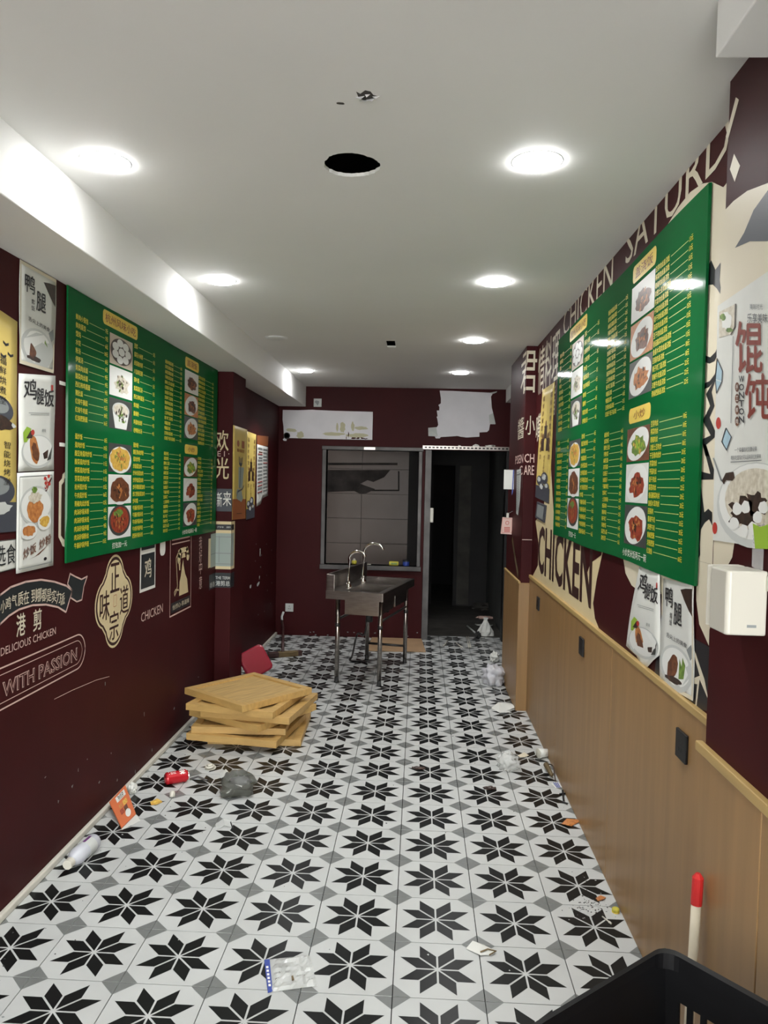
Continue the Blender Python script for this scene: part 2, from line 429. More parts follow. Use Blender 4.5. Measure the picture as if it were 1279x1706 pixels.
# soffits
mb = MB(); mb.box(XL-.1, -1.24, YF, YB, 2.483, ZC+.005, 'ceil'); struct(mb.build('ceiling_soffit_left', bevel=.004))
mb = MB(); mb.box(.61, 1.1, YF, 1.69, 2.583, ZC+.005, 'ceil'); struct(mb.build('ceiling_soffit_right', bevel=.003))
mb = MB(); mb.box(.90, 1.1, 6.60, YB, 2.56, ZC+.005, 'ceil'); struct(mb.build('ceiling_soffit_back'))
# walls
mb = MB(); mb.box(XL-.1, XL, YF, YB+.1, -.02, ZC, 'maroon'); wall_left = struct(mb.build('wall_left'))
mb = MB(); mb.box(XL, -1.41, 5.70, 6.10, 0, 2.483, 'maroon'); pillar_left = struct(mb.build('wall_pillar_left', bevel=.004))
mb = MB(); mb.box(XR, 1.1, 2.01, 5.67, -.02, ZC, 'maroon'); mb.box(XRB, 1.1, 6.60, YB, -.02, ZC, 'maroon'); wall_right = struct(mb.build('wall_right'))
mb = MB(); mb.box(XCOL, 1.1, 5.67, 6.60, -.02, ZC, 'maroon'); pillar_far = struct(mb.build('wall_pillar_right', bevel=.004))
mb = MB(); mb.box(XCOL, 1.1, YF, 2.01, -.02, ZC, 'maroon'); pillar_near = struct(mb.build('wall_pillar_near'))
# open shop front behind the viewer: lintel, side posts, pavement outside
mb = MB(); mb.box(XL-.1, 1.1, YF-.1, YF, 2.48, ZC+.3, 'plastergrey'); mb.box(XL-.3, XL, YF-.1, YF, -.1, ZC+.3, 'plastergrey'); mb.box(.80, 1.3, YF-.1, YF, -.1, ZC+.3, 'plastergrey'); struct(mb.build('wall_front'))
mb = MB(); mb.box(-9, 9, -14, YF, -.14, -.02, mat('pale_pavement', (.55, .53, .50), .8, var=.15, vscale=2)); struct(mb.build('ground_pavement'))
WX0, WX1, WZ0, WZ1 = -1.005, -.010, .785, 2.025       # serving hatch opening
DX0, DX1, DZ1 = .125, .955, 2.045                      # doorway opening
mb = MB()
mb.box(XL-.1, WX0, YB, YB+.12, -.02, ZC, 'maroon'); mb.box(WX0, WX1, YB, YB+.12, -.02, WZ0, 'maroon'); mb.box(WX0, WX1, YB, YB+.12, WZ1, ZC, 'maroon')
mb.box(WX1, DX0, YB, YB+.12, -.02, ZC, 'maroon'); mb.box(DX0, DX1, YB, YB+.12, DZ1, ZC, 'maroon'); mb.box(DX1, 1.1, YB, YB+.12, -.02, ZC, 'maroon')
wall_back = struct(mb.build('wall_back'))
# white skirting strip on the left
mb = MB(); mb.box(XL, XL+.022, YF, 5.70, 0, .03, 'whitepl'); mb.box(XL, XL+.022, 6.10, YB, 0, .03, 'whitepl')
struct(mb.build('baseboard_left', bevel=.006))

# wooden wainscot on the right
def wains(name, parts):
    root = bpy.data.objects.new(name, None); COL.objects.link(root); struct(root); root.location = (0, 0, 0)
    for nm, args, k in parts:
        mb = MB(); mb.box(*args, k); mb.build(nm, root, bevel=.003)
    return root
wp = []
for i, (a, b) in enumerate(((2.012, 3.235), (3.2365, 4.455), (4.4565, 5.668))): wp.append(('wainscot_panel', (XR-.014, XR+.001, a, b, 0, .995), 'wood'))
wp.append(('cap_strip', (XR-.019, XR+.001, 2.012, 5.668, .994, 1.018), 'woodtrim'))
trim1 = wains('trim_1', wp)
wp = [('wainscot_panel', (XCOL-.012, XCOL+.001, 1.655, 2.012, 0, .975), 'wood'), ('wainscot_panel', (XCOL-.012, XCOL+.001, .40, 1.652, 0, .975), 'wood'), ('wainscot_panel', (XCOL-.012, XCOL+.001, YF, .398, 0, .975), 'wood'),
      ('cap_strip', (XCOL-.018, XCOL+.001, YF, 2.035, .974, 1.0), 'woodtrim')]
trim2 = wains('trim_2', wp)
wp = [('wainscot_panel', (XCOL-.012, XCOL+.001, 5.658, 6.61, 0, .955), 'wood'), ('wainscot_panel', (XCOL-.012, XR, 5.656, 5.670, 0, .955), 'wood'), ('cap_strip', (XCOL-.015, XCOL+.001, 5.652, 6.61, .950, .966), 'woodtrim')]
trim3 = wains('trim_3', wp)

# ================================================================== PRINTED WALLPAPER, LEFT WALL
D1, D2, D3, D4 = .0008, .0014, .0020, .0026
def pr(name, parent, mb): return mb.build(name, parent)
c4 = lambda x, y: LW.px(x/3.553, 860+y/3.553)
# ribbon
mb = MB()
top = [c4(*p) for p in [(-60, 500), (0, 465), (60, 420), (150, 388), (240, 376), (320, 388), (390, 412), (425, 440)]]
bot = [c4(*p) for p in [(388, 568), (340, 538), (270, 523), (190, 527), (110, 552), (50, 590), (0, 637), (-60, 690)]]
mb.poly(LW, top+bot, D1, 'teal'); mb.stroke(LW, top+bot[:1], .008, D3, 'pink'); mb.stroke(LW, bot, .008, D3, 'pink')
tail = [c4(*p) for p in [(397, 402), (412, 340), (440, 356), (480, 374), (514, 356), (494, 415), (482, 495), (452, 506), (415, 482), (425, 440)]]
mb.poly(LW, tail, D1, 'teal'); mb.stroke(LW, tail+tail[:1], .007, D3, 'pink')
pr('ribbon_print', wall_left, mb)
mb = MB()
for ch, x, y in zip('小鸡气质在到哪都是实力派', (15, 45, 80, 118, 152, 197, 228, 258, 287, 316, 342, 367), (535, 515, 500, 488, 480, 470, 467, 466, 468, 473, 480, 490)):
    u, v = c4(x, y); s_ = .038 if x < 100 else .043
    mb.text(LW, ch, u-s_*.48, v-s_*.62, u+s_*.48, v+s_*.62, D4, 'ccream', .012)
for ch, x, y in (('港', 122, 642), ('剪', 220, 612)):
    u, v = c4(x, y); mb.text(LW, ch, u-.034, v-.044, u+.034, v+.044, D2, 'ccream', .03)
u0, _ = c4(2, 800); u1, v0 = c4(328, 697); _, v1 = c4(328, 655)
mb.text(LW, 'DELICIOUS CHICKEN', u0, v0, u1, v1, D2, 'pink', 0)
u0, _ = c4(12, 1050); u1, v0 = c4(455, 852); _, v1 = c4(455, 775)
text_mesh('WITH PASSION', -.012); TXT[('WITH PASSION', -.012, 0)] = TXT[('WITH PASSION', -.012, 0.)][:2]+(text_mesh('WITH PASSION', .03)[2],)
mb.text(LW, 'WITH PASSION', u0, v0, u1, v1, D2, 'pink', .03); mb.text(LW, 'WITH PASSION', u0, v0, u1, v1, D4, 'maroon', -.012)
pr('slogan_lettering', wall_left, mb)
mb = MB(); u1, vt = c4(505, 700); _, vb = c4(450, 905); _, vt = c4(450, 702)
mb.rrect(LW, 1.8, vb-.005, u1, vt, .085, D1, 'pink', 8, frame=.006); mb.rrect(LW, 1.8, vb+.02, u1-.032, vt-.027, .062, D1, 'pink', 8, frame=.003)
pr('stadium_outline_print', wall_left, mb)
# four-lobed emblem
mb = MB(); uc, vc = c4(673, 505)
ul, _ = c4(560, 520); ur, _ = c4(782, 470); _, vtop = c4(685, 226); _, vbot = c4(660, 785)
hw, hh = (ur-ul)/2, (vtop-vbot)/2; uc, vc = (ul+ur)/2, (vtop+vbot)/2
def quatre(f):
    pts = []; a, b = hw, hh; lr = .50
    # lobes: top, left, bottom, right, each an arc, with stepped notches between
    for cx, cy, a0 in ((1-lr, 0, -72), (0, 1-lr, 18), (-(1-lr), 0, 108), (0, -(1-lr), 198)):
        for q in range(15):
            an = math.radians(a0+144*q/14); pts.append((uc+f*a*(cx+lr*math.cos(an)), vc+f*b*(cy+lr*math.sin(an))))
    return pts
mb.poly(LW, quatre(1.0), D1, 'cream'); mb.poly(LW, quatre(.95), D1+.0004, 'brownp'); mb.poly(LW, quatre(.885), D1+.0008, 'cream')
pr('emblem_print', wall_left, mb)
mb = MB()
for ch, x, y in (('正', 678, 362), ('味', 617, 530), ('道', 732, 492), ('宗', 672, 645)):
    u, v = c4(x, y); mb.text(LW, ch, u-.058, v-.074, u+.058, v+.074, D4, 'brownp', .018)
u, v = c4(678, 500); mb.rrect(LW, u-.02, v-.03, u+.02, v+.03, .008, D4, 'redp', 4, frame=.002)
pr('emblem_lettering', wall_left, mb)
# black label with a bird character, pill, CHICKEN, telephone panel, vertical words
c8 = lambda x, y: LW.px(230+x/9.838, 880+y/9.838)
mb = MB()
q = Quad(LW, [c8(22, 1065), c8(278, 970), c8(285, 150), c8(35, 200)])
mb.rect(q, 0, 0, 1, 1.1, D1, 'white'); mb.rect(q, .07, .06, .94, .72, D2, 'teal'); mb.rect(q, .07, .80, .94, 1.1, D2, 'teal')
pr('name_plate_print', wall_left, mb)
mb = MB(); mb.text(q, '鸡', .28, .24, .72, .62, D3, 'ccream', .03); mb.text(q, '小', .3, .93, .7, 1.08, D3, 'ccream', .02)
u0, _ = c8(45, 1512); u1, v0 = c8(400, 1372); _, v1 = c8(400, 1232); mb.text(LW, 'CHICKEN', u0, v0, u1, v1, D2, 'pink', .0)
for k, (ch, y) in enumerate((('我', 240), ('好', 450), ('中', 650), ('意', 890))):
    u, v = c8(1020, y); mb.text(LW, ch, u-.035, v-.045, u+.035, v+.045, D2, 'pink', .0)
pr('wall_lettering', wall_left, mb)
mb = MB(); u0, v0 = c8(355, 460); u1, _ = c8(443, 460); mb.rrect(LW, u0, v0, u1, v0+.35, .035, D1, 'white'); pr('pill_print', wall_left, mb)
mb = MB(); q = Quad(LW, [c8(512, 1470), c8(862, 1290), c8(872, 80), c8(525, 150)])
mb.rrect(q, 0, 0, 1, 1.05, .004, D1, 'pink', 1, frame=.018)
mb.rect(q, .08, .90, .92, .915, D1, 'pink'); mb.rect(q, .08, .95, .92, .967, D1, 'pink')
mb.poly(q, [(.42, .22), (.86, .22), (.80, .40), (.70, .48), (.62, .60), (.60, .68), (.55, .60), (.50, .48), (.44, .40)], D1, 'cream')
mb.ell(q, .60, .80, .24, .035, D1, 'cream'); mb.ell(q, .40, .70, .07, .065, D1, 'cream'); mb.ell(q, .83, .70, .07, .055, D1, 'cream')
mb.poly(q, [(.34, .73), (.45, .83), (.52, .80), (.47, .70)], D1, 'cream'); mb.poly(q, [(.72, .80), (.80, .84), (.90, .72), (.80, .72)], D1, 'cream')
mb.poly(q, [(.52, .70), (.72, .70), (.68, .76), (.56, .76)], D1, 'cream'); mb.poly(q, [(.38, .66), (.47, .66), (.46, .55), (.42, .55)], D1, 'cream')
mb.stroke(q, [(.36, .78), (.27, .72), (.30, .58), (.34, .36), (.30, .30), (.22, .25), (.2, .29), (.26, .32), (.40, .30)], .022, D1, 'cream')
mb.rect(q, .06, .04, .95, .17, D1, 'blackp')
pr('telephone_panel_print', wall_left, mb)
mb = MB(); mb.text(q, '怡然心·享滋味', .12, .075, .9, .14, D3, 'ccream', .01); pr('caption_lettering', wall_left, mb)
# cream frame piece peeping out beside the menu board, small white marks
mb = MB()
pts = LW.pxs([(109, 785), (104, 790), (103, 797), (98, 803), (97, 895), (101, 903), (104, 910), (109, 912)])
mb.poly(LW, pts, D1, 'ccream'); pts = LW.pxs([(110, 795), (107, 797), (106, 803), (102, 808), (101, 892), (105, 898), (110, 900)]); mb.poly(LW, pts, D2, 'brownp')
for (x, y) in ((105, 639), (105, 741)):
    u, v = LW.px(x, y); mb.rect(LW, u-.035, v-.008, u+.04, v+.008, D1, 'white')
pr('frame_corner_print', wall_left, mb)
# scuffs and chips
mb = MB()
for k, (x, y) in enumerate([(75, 1295), (130, 1283), (165, 1303), (185, 1255), (225, 1285), (253, 1250), (330, 1128), (381, 1121), (120, 1310), (97, 1335), (290, 1180), (195, 1300), (145, 1265), (175, 1140), (240, 1190)]):
    u, v = LW.px(x, y); mb.blob(LW, u, v, random.uniform(.004, .012), random.uniform(.003, .014), D1, 'greyp', k, 8, .5)
pr('wall_scuff', wall_left, mb)
mb = MB()
mb.stroke(LW, LW.pxs([(90, 1165), (120, 1150), (160, 1133), (182, 1127)]), .0025, D1, 'pink'); mb.stroke(LW, LW.pxs([(232, 1075), (305, 1045)]), .004, D1, 'maroon')
pr('wall_scratch', wall_left, mb)
# left pillar prints
mb = MB()
for ch, x, y, s_ in (('欢', 370, 734, .062), ('光', 370, 780, .065)):
    u, v = LF.px(x, y); mb.text(LF, ch, u-s_*.8, v-s_*1.25, u+s_*.8, v+s_*1.25, D2, 'cream', .02)
for ch, x, y in (('新', 361, 832), ('来', 380, 831)):
    u, v = LF.px(x, y); mb.text(LF, ch, max(-1.525, u-.04), v-.055, min(-1.415, u+.04), v+.055, D3, 'white', .01)
u, v = LF.px(370, 756); mb.text(LF, '· E I ·', u-.07, v-.02, u+.055, v+.02, D2, 'pink')
pr('welcome_lettering', pillar_left, mb)
mb = MB(); u, v = LF.px(370, 832); mb.rect(LF, -1.529, v-.09, -1.411, v+.08, D1, 'darkgreyp'); pr('dark_band_print', pillar_left, mb)
cp = lambda x, y: (340+x/12.19, 860+y/12.19)
mb = MB(); _, t = LF.px(*cp(350, 105)); _, b = LF.px(*cp(350, 1075)); _, m1 = LF.px(*cp(350, 165)); _, m2 = LF.px(*cp(350, 280)); _, m3 = LF.px(*cp(350, 345)); _, m4 = LF.px(*cp(350, 1015)); _, m5 = LF.px(*cp(350, 760))
mb.rect(LF, -1.529, b, -1.411, t, D1, 'cream'); mb.rect(LF, -1.529, m2, -1.411, m1, D2, 'blackp'); mb.rect(LF, -1.529, m4, -1.411, m3, D2, 'sage')
mb.rect(LF, -1.505, m4+.03, -1.500, m3-.02, D3, 'greyp'); mb.rect(LF, -1.529, m5, -1.411, m5+.006, D3, 'greyp'); mb.rect(LF, -1.529, m4+.015, -1.411, m4+.02, D3, 'greyp'); mb.rect(LF, -1.529, m3-.03, -1.411, m3-.025, D3, 'greyp')
mb.rect(LS, 5.701, b, 5.80, t, D1, 'cream'); mb.rect(LS, 5.701, m2, 5.775, m1, D2, 'blackp'); mb.rect(LS, 5.701, m4, 5.775, m3, D2, 'sage')
_, tt = LF.px(*cp(350, 1150)); _, tb = LF.px(*cp(350, 1450)); mb.rect(LF, -1.529, tb, -1.411, tt, D1, 'teal'); mb.rect(LS, 5.701, tb, 5.80, tt, D1, 'teal')
pr('receipt_print', pillar_left, mb)
mb = MB(); mb.text(LF, '799  即', -1.52, m2+.015, -1.418, m1-.015, D3, 'lgrey', .01)
_, ya = LF.px(*cp(350, 1280)); _, yb = LF.px(*cp(350, 1220)); mb.text(LF, 'THE TERM', -1.527, ya, -1.415, yb, D3, 'lgrey', .01)
_, ya = LF.px(*cp(350, 1415)); _, yb = LF.px(*cp(350, 1310)); mb.text(LF, '港剪总', -1.525, ya, -1.415, yb, D3, 'lgrey', .03)
pr('receipt_lettering', pillar_left, mb)
mb = MB(); _, b2 = LW.px(*cp(75, 1140)); mb.rect(LW, 5.50, b2+.03, 5.699, t-.12, D1, 'cream'); mb.rect(LW, 5.56, m4, 5.699, m3, D2, 'sage'); mb.rect(LW, 5.56, m5, 5.699, m5+.006, D3, 'greyp')
mb.rect(LW, 5.53, tb-.0, 5.699, tt, D1, 'teal'); pr('receipt_edge_print', wall_left, mb)
mb = MB(); mb.text(LW, '香香', 5.545, ya, 5.69, yb, D3, 'lgrey', .02); pr('receipt_edge_lettering', wall_left, mb)
# chipped wallpaper on the recess beyond the pillar
mb = MB()
for k, (x, y, a, b) in enumerate([(433, 920, .02, .05), (430, 973, .07, .02), (417, 977, .03, .02), (432, 962, .02, .02)]):
    u, v = LW.px(x, y); mb.blob(LW, u, v, a, b, D1, 'lgrey', k, 10, .4)
for k in range(12): u, v = LW.px(415+random.uniform(0, 40), 900+random.uniform(0, 130)); mb.blob(LW, u, v, .012, .008, D1, 'greyp', k+9, 7, .5)
pr('wallpaper_chip', wall_left, mb)

# ================================================================== PRINTED WALLPAPER, RIGHT WALL
c1 = lambda x, y: RW.px(820+x/3.412, 560+y/3.412)
mb = MB()
# cream ground behind the tall CHICKEN lettering
mb.poly(RW, RW.pxs([(892, 868), (897, 905), (896, 942), (886, 962), (940, 1004), (998, 1048), (991, 1030), (988, 1005), (994, 965), (1004, 920), (960, 880), (925, 870), (922, 850), (918, 783), (912, 790), (905, 850)]), D1, 'cream')
mb.poly(RW, RW.pxs([(964, 880), (1004, 895), (1002, 925), (984, 938), (977, 958), (970, 930)]), D2, 'maroon')
pr('cream_ground_print', wall_right, mb)
mb = MB(); mb.text(RW, 'CHICKEN', RW.px(896, 940)[0], RW.px(897, 953)[1], RW.px(985, 1000)[0], RW.px(896, 874)[1], D3, 'brownp', .025)
pr('tall_lettering', wall_right, mb)
mb = MB()
def on_r(x): return RW.px(x, 700)[0]
mb.text(RW, '情料理', -5.60, 2.33, -4.76, 2.66, D2, 'ccream', .015)
mb.text(RW, '嘴', -5.63, 1.99, -5.40, 2.19, D2, 'ccream', .01); mb.text(RW, '嘴', -5.02, 2.12, -4.86, 2.32, D2, 'ccream', .01)
mb.text(RW, 'CHICKEN', -4.66, 2.565, -3.49, 2.72, D2, 'ccream', .0)
mb.text(RW, 'SATURD', -3.28, 2.600, -2.20, 2.745, D2, 'ccream', .0)
pr('band_lettering', wall_right, mb)
mb = MB()   # big cream drawing with bold black outlines around and under the menu board
def arc(cx, cy, rx, ry, a0, a1, n=14): return [(cx+rx*math.cos(math.radians(a0+(a1-a0)*i/n)), cy+ry*math.sin(math.radians(a0+(a1-a0)*i/n))) for i in range(n+1)]
mb.poly(RW, [(-2.85, 2.40)]+RW.pxs([(1110, 378), (1130, 345), (1150, 320), (1170, 306), (1186, 303), (1205, 312)])+[(-2.012, 2.55), (-2.012, 1.45), (-2.85, 1.45)], D1, 'ccream')
k5 = lambda L: RW.pxs([(1150+x/5.69, 460+y/5.69) for x, y in L]); k7 = lambda L: RW.pxs([(1150+x/7.752, 740+y/7.752) for x, y in L])
for pts in (k5([(140, 85), (150, -60), (200, -150), (240, -60), (290, -130), (280, 40), (290, 110), (285, 170), (255, 120), (215, 80), (180, 85)]),
            k5([(100, 740), (140, 750), (190, 770), (240, 720), (270, 650), (265, 740), (230, 805), (185, 830), (100, 800)]),
            k5([(100, 1030), (185, 995), (235, 930), (255, 850), (270, 800), (262, 900), (235, 1000), (205, 1100), (232, 1230), (185, 1340), (238, 1470), (232, 1530), (150, 1600), (180, 1706), (145, 1706), (108, 1550), (195, 1510), (120, 1370), (190, 1230), (150, 1120), (215, 1010), (180, 1050), (100, 1090)]),
            k7([(165, 0), (205, 0), (310, 330), (300, 455), (130, 460), (60, 430), (60, 345), (110, 345), (262, 385)]),
            k7([(60, 460), (130, 465), (185, 880), (235, 835), (285, 880), (285, 1050), (245, 970), (190, 1010), (140, 1100), (125, 1300), (130, 1430), (110, 1470), (95, 1400), (60, 1000)])):
    mb.poly(RW, pts, D2, 'blackp')
pr('bold_drawing_print', wall_right, mb)
mb = MB()
mb.poly(RW, RW.pxs([(1036, 915), (1042, 955), (1052, 975), (1068, 988), (1110, 990), (1160, 960), (1160, 1000), (1165, 1040), (1181, 1076), (1182, 1048), (1190, 1040)])+[(-2.012, 1.28), (-2.012, 1.4495), (-2.85, 1.4495)], D1, 'ccream')
pts = RW.pxs([(1158, 1085), (1174, 1132), (1180, 1163), (1179, 1163), (1166, 1132), (1160, 1182), (1158, 1182), (1162, 1140), (1150, 1138), (1150, 1132), (1166, 1126), (1155, 1085)])
mb.poly(RW, RW.pxs([(1100, 1030), (1185, 1080), (1180, 1185), (1160, 1180), (1090, 1125)]), D1, 'blackp'); mb.poly(RW, pts, D2, 'ccream')
pr('lower_drawing_print', wall_right, mb)
# near pillar drawing
mb = MB()
mb.poly(CW, CW.pxs([(1206, 352), (1222, 335), (1245, 318), (1279, 305)])+[(-1.2, 2.43), (-1.2, 1.62), (-1.86, 1.60), (-1.885, 1.50)]+CW.pxs([(1212, 943), (1188, 940)]), D1, 'ccream')
mb.poly(CW, CW.pxs([(1225, 413), (1240, 388), (1256, 350), (1279, 318)])+[(-1.2, 2.40), (-1.2, 2.2)]+CW.pxs([(1279, 402), (1250, 402)]), D2, 'darkgreyp')
mb.poly(CW, CW.pxs([(1223, 256), (1233, 276), (1224, 303), (1216, 282)]), D1, 'ccream')
mb.poly(CW, CW.pxs([(1226, 162), (1231, 166), (1213, 232), (1209, 228)]), D1, 'ccream')
pr('pillar_drawing_print', pillar_near, mb)
# far pillar lettering
mb = MB()
mb.text(PF, clip_text('君', .015, .42, 1), .767, 2.36, .843, 2.665, D2, 'ccream', .015); mb.text(PF, '小', .772, 2.05, .840, 2.19, D2, 'ccream', .01)
mb.text(PF, 'CH', .770, 1.845, .843, 1.91, D2, 'pink', .01); mb.text(PF, 'ARE', .768, 1.755, .843, 1.825, D2, 'pink', .01)
mb.text(CW, clip_text('君', .015, 0, .42), -5.95, 2.36, -5.672, 2.665, D2, 'ccream', .015); mb.text(CW, '醬', -6.05, 2.03, -5.69, 2.19, D2, 'ccream', .01)
mb.text(CW, 'PSEN', -6.15, 1.845, -5.69, 1.91, D2, 'pink', .01); mb.text(CW, 'C', -5.88, 1.755, -5.71, 1.825, D2, 'pink', .01)
pr('pillar_lettering', pillar_far, mb)
mb = MB(); mb.stroke(CW, CW.pxs([(853, 897), (857, 925), (863, 958)]), .05, D1, 'olive'); mb.rect(PF, .77, 1.273, .843, 1.278, D1, 'pink'); pr('outline_stroke_print', pillar_far, mb)

# ================================================================== BACK WALL
c3 = lambda x, y: BW.px(460+x/7.106, 640+y/7.106)
mb = MB()
out = [c3(*p) for p in [(78, 305), (260, 308), (430, 303), (470, 306), (700, 316), (1143, 328), (1143, 400), (1138, 560), (1137, 660), (900, 656), (600, 650), (300, 642), (180, 638), (130, 640), (120, 672), (90, 670), (78, 655), (92, 640), (86, 500), (76, 420)]]
mb.slab(BW, out, 0, .0015, 'plaster'); o = mb.build('bare_plaster_patch', wall_back); o['label'] = 'white bare plaster rectangle left by a removed unit'
mb = MB()
for k, (x, y, a, b) in enumerate([(722, 510, .012, .05), (785, 512, .03, .06), (905, 500, .018, .05), (285, 600, .04, .04), (180, 545, .06, .02), (960, 610, .12, .025), (680, 590, .12, .02), (1000, 520, .08, .02)]):
    u, v = c3(x, y); mb.blob(BW, u, v, a, b, .002, 'stain', k) if 'stain' in M else mb.blob(BW, u, v, a, b, .002, mat('yellow_stain', (.52, .50, .34), .8, var=.1, vscale=12), k)
for k, (x, y, a, b) in enumerate([(915, 640, .03, .008), (970, 640, .02, .01), (1020, 640, .025, .01), (1060, 648, .02, .006), (855, 600, .006, .035), (830, 640, .004, .02)]):
    u, v = c3(x, y); mb.blob(BW, u, v, a, b, .0025, 'maroon', k+20, 9, .5)
pr('damp_stain', wall_back, mb)
cB = lambda x, y: BW.px(720+x/9.136, 640+y/9.136)
mb = MB()
out = [cB(*p) for p in [(112, 98), (300, 102), (600, 118), (880, 130), (985, 108), (975, 128), (915, 150), (893, 190), (905, 360), (925, 440), (958, 610), (878, 608), (862, 700), (832, 728), (716, 735), (716, 800), (520, 812), (430, 800), (380, 788), (300, 795), (130, 805), (110, 825), (55, 826), (35, 795), (-60, 790), (-62, 665), (70, 655), (90, 620), (78, 540), (65, 495), (80, 490), (68, 402), (105, 400), (108, 350), (92, 318), (130, 292), (130, 215)]]
mb.slab(BW, out, 0, .0015, 'plaster'); o = mb.build('torn_wallpaper_patch', wall_back); o['label'] = 'ragged white patch where the wallpaper was torn away'
mb = MB()
for p in [[(862, 470), (925, 440), (958, 610), (870, 600)], [(-60, 665), (60, 660), (80, 790), (-60, 790)], [(880, 130), (985, 108), (975, 128), (915, 150)]]:
    pts = [cB(*q_) for q_ in p]; vs = [BW.pt(*q_, .002) for q_ in pts]; vs[2] = BW.pt(*pts[2], .03); mb.add(vs, [(0, 1, 2, 3)], 'lgrey')
mb.build('peeling_flap', wall_back, solid=.001)
mb = MB()
for k, (x, y, a, b) in enumerate([(410, 940, .02, .007), (580, 960, .012, .009), (665, 950, .035, .022), (870, 940, .05, .012), (930, 940, .03, .008)]):
    u, v = cB(x, y); mb.blob(BW, u, v, a, b, D1, 'white', k+3, 11, .45)
for k in range(10): u, v = BW.px(random.uniform(480, 700), random.uniform(1052, 1060)); mb.blob(BW, u, max(v, .01), .01, .006, D1, 'greyp', k, 7, .4)
pr('paint_chip', wall_back, mb)
# pipe hole
mb = MB(); u, v = BW.px(478, 726); mb.lathe([(.035, 0), (.035, -.02), (.027, -.02), (.027, .03)], (u, YB, v), 'dsteel', 20, 'y'); mb.lathe([(.027, -.006), (.0, -.006)], (u, YB, v), 'dark', 20, 'y')
ph = mb.build('pipe_sleeve', wall_back, smooth=True)

# serving hatch frame (window_1)
win = bpy.data.objects.new('window_1', None); COL.objects.link(win); struct(win); win.location = ((WX0+WX1)/2, YB, WZ0)
def wpart(nm, a, k='dsteel', bev=.004): mb = MB(); mb.box(*a, k); return mb.build(nm, win, bevel=bev)
fw = .05
wpart('frame_head', (WX0-fw, WX1+fw, YB-.018, YB+.13, WZ1, WZ1+.04)); wpart('frame_sill', (WX0-fw, WX1+fw, YB-.03, YB+.16, WZ0-.05, WZ0))
wpart('frame_jamb', (WX0-.045, WX0, YB-.018, YB+.13, WZ0, WZ1)); wpart('frame_jamb', (WX1, WX1+.04, YB-.018, YB+.13, WZ0, WZ1))
wpart('frame_patch', (-.60, -.48, YB-.020, YB-.017, WZ1+.006, WZ1+.034), 'steel', 0)
# doorway (door_1): steel jambs, perforated head rail, latch
door = bpy.data.objects.new('door_1', None); COL.objects.link(door); struct(door); door.location = ((DX0+DX1)/2, YB, 0)
def dpart(nm, a, k='dsteel', bev=.003): mb = MB(); mb.box(*a, k); return mb.build(nm, door, bevel=bev)
dpart('door_jamb', (.060, .128, YB-.02, YB+.13, 0, DZ1)); dpart('door_jamb', (DX1-.035, DX1+.03, YB-.02, YB+.13, 0, DZ1), 'black')
mb = MB(); mb.box(.03, .955, YB-.028, YB-.004, DZ1+.005, DZ1+.043, 'steel'); rail = mb.build('head_rail', door)
mb = MB()
for k in range(22): mb.box(.05+k*.041, .075+k*.041, YB-.0295, YB-.0275, DZ1+.016, DZ1+.032, 'black')
mb.build('rail_slot', rail)
mb = MB(); u, v = BW.px(719, 857); mb.box(u-.018, u+.018, YB-.045, YB-.018, v-.085, v+.07, 'whitepl'); mb.build('latch', door, bevel=.006)

# ---- kitchen behind the hatch
KY = 9.35
kw = struct(MB().box(-1.75, -.10, KY+.012, KY+.1, -.02, 2.5, 'grout').build('wall_kitchen'))
for r in range(8):
    for c in range(3):
        x1 = -.10-.605*c; z0 = .02+.305*r
        mb = MB(); mb.box(max(x1-.601, -1.75), x1, KY, KY+.013, z0, z0+.302, 'ktile'); mb.build('wall_tile', kw, bevel=.002)
KP = Pl((0, KY, 0), (1, 0, 0), (0, 0, 1))
mb = MB()   # soot outline where a shelf unit once hung
p = KP.pxs([(545, 782), (655, 782), (663, 784), (664, 817), (545, 817)])
mb.poly(KP, KP.pxs([(540, 771), (662, 771), (662, 775), (540, 775)]), .001, 'soot'); mb.poly(KP, KP.pxs([(540, 783), (650, 783), (640, 795), (622, 803), (612, 800), (600, 806), (540, 806)]), .001, 'soot')
mb.poly(KP, KP.pxs([(540, 806), (600, 806), (625, 815), (610, 822), (600, 823), (590, 818), (540, 820)]), .0013, 'soot'); mb.stroke(KP, KP.pxs([(600, 817), (664, 817), (664, 785)]), .018, .0016, 'soot')
pr('soot_stain', kw, mb)
mb = MB(); mb.box(-1.85, -1.75, YB+.12, KY+.1, -.02, 2.6, 'plastergrey'); struct(mb.build('wall_kitchen_side'))
mb = MB(); mb.box(-1.85, .06, YB+.12, KY+.1, -.03, 0, 'concrete'); mb.box(-1.85, 1.1, YB+.12, 13.0, 2.5, 2.6, 'plastergrey'); struct(mb.build('ceiling_kitchen'))
# ---- corridor behind the doorway
mb = MB(); mb.box(-.2, 1.1, 8.42, 13.0, -.05, -.002, 'concrete'); struct(mb.build('floor_corridor'))
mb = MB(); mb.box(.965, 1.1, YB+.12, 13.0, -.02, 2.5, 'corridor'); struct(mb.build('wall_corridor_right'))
mb = MB(); mb.box(-.13, .06, KY-.05, 13.0, -.02, 2.5, 'dark'); struct(mb.build('wall_corridor_left'))  # near-black colour stands in for the unlit gap beside the kitchen tiles
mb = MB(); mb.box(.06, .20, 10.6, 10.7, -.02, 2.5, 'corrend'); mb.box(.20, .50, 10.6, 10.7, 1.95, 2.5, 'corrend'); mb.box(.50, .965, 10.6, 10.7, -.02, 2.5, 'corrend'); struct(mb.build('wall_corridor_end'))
mb = MB(); mb.box(.06, .965, 12.9, 13.0, -.02, 2.5, 'dark'); struct(mb.build('wall_corridor_far'))
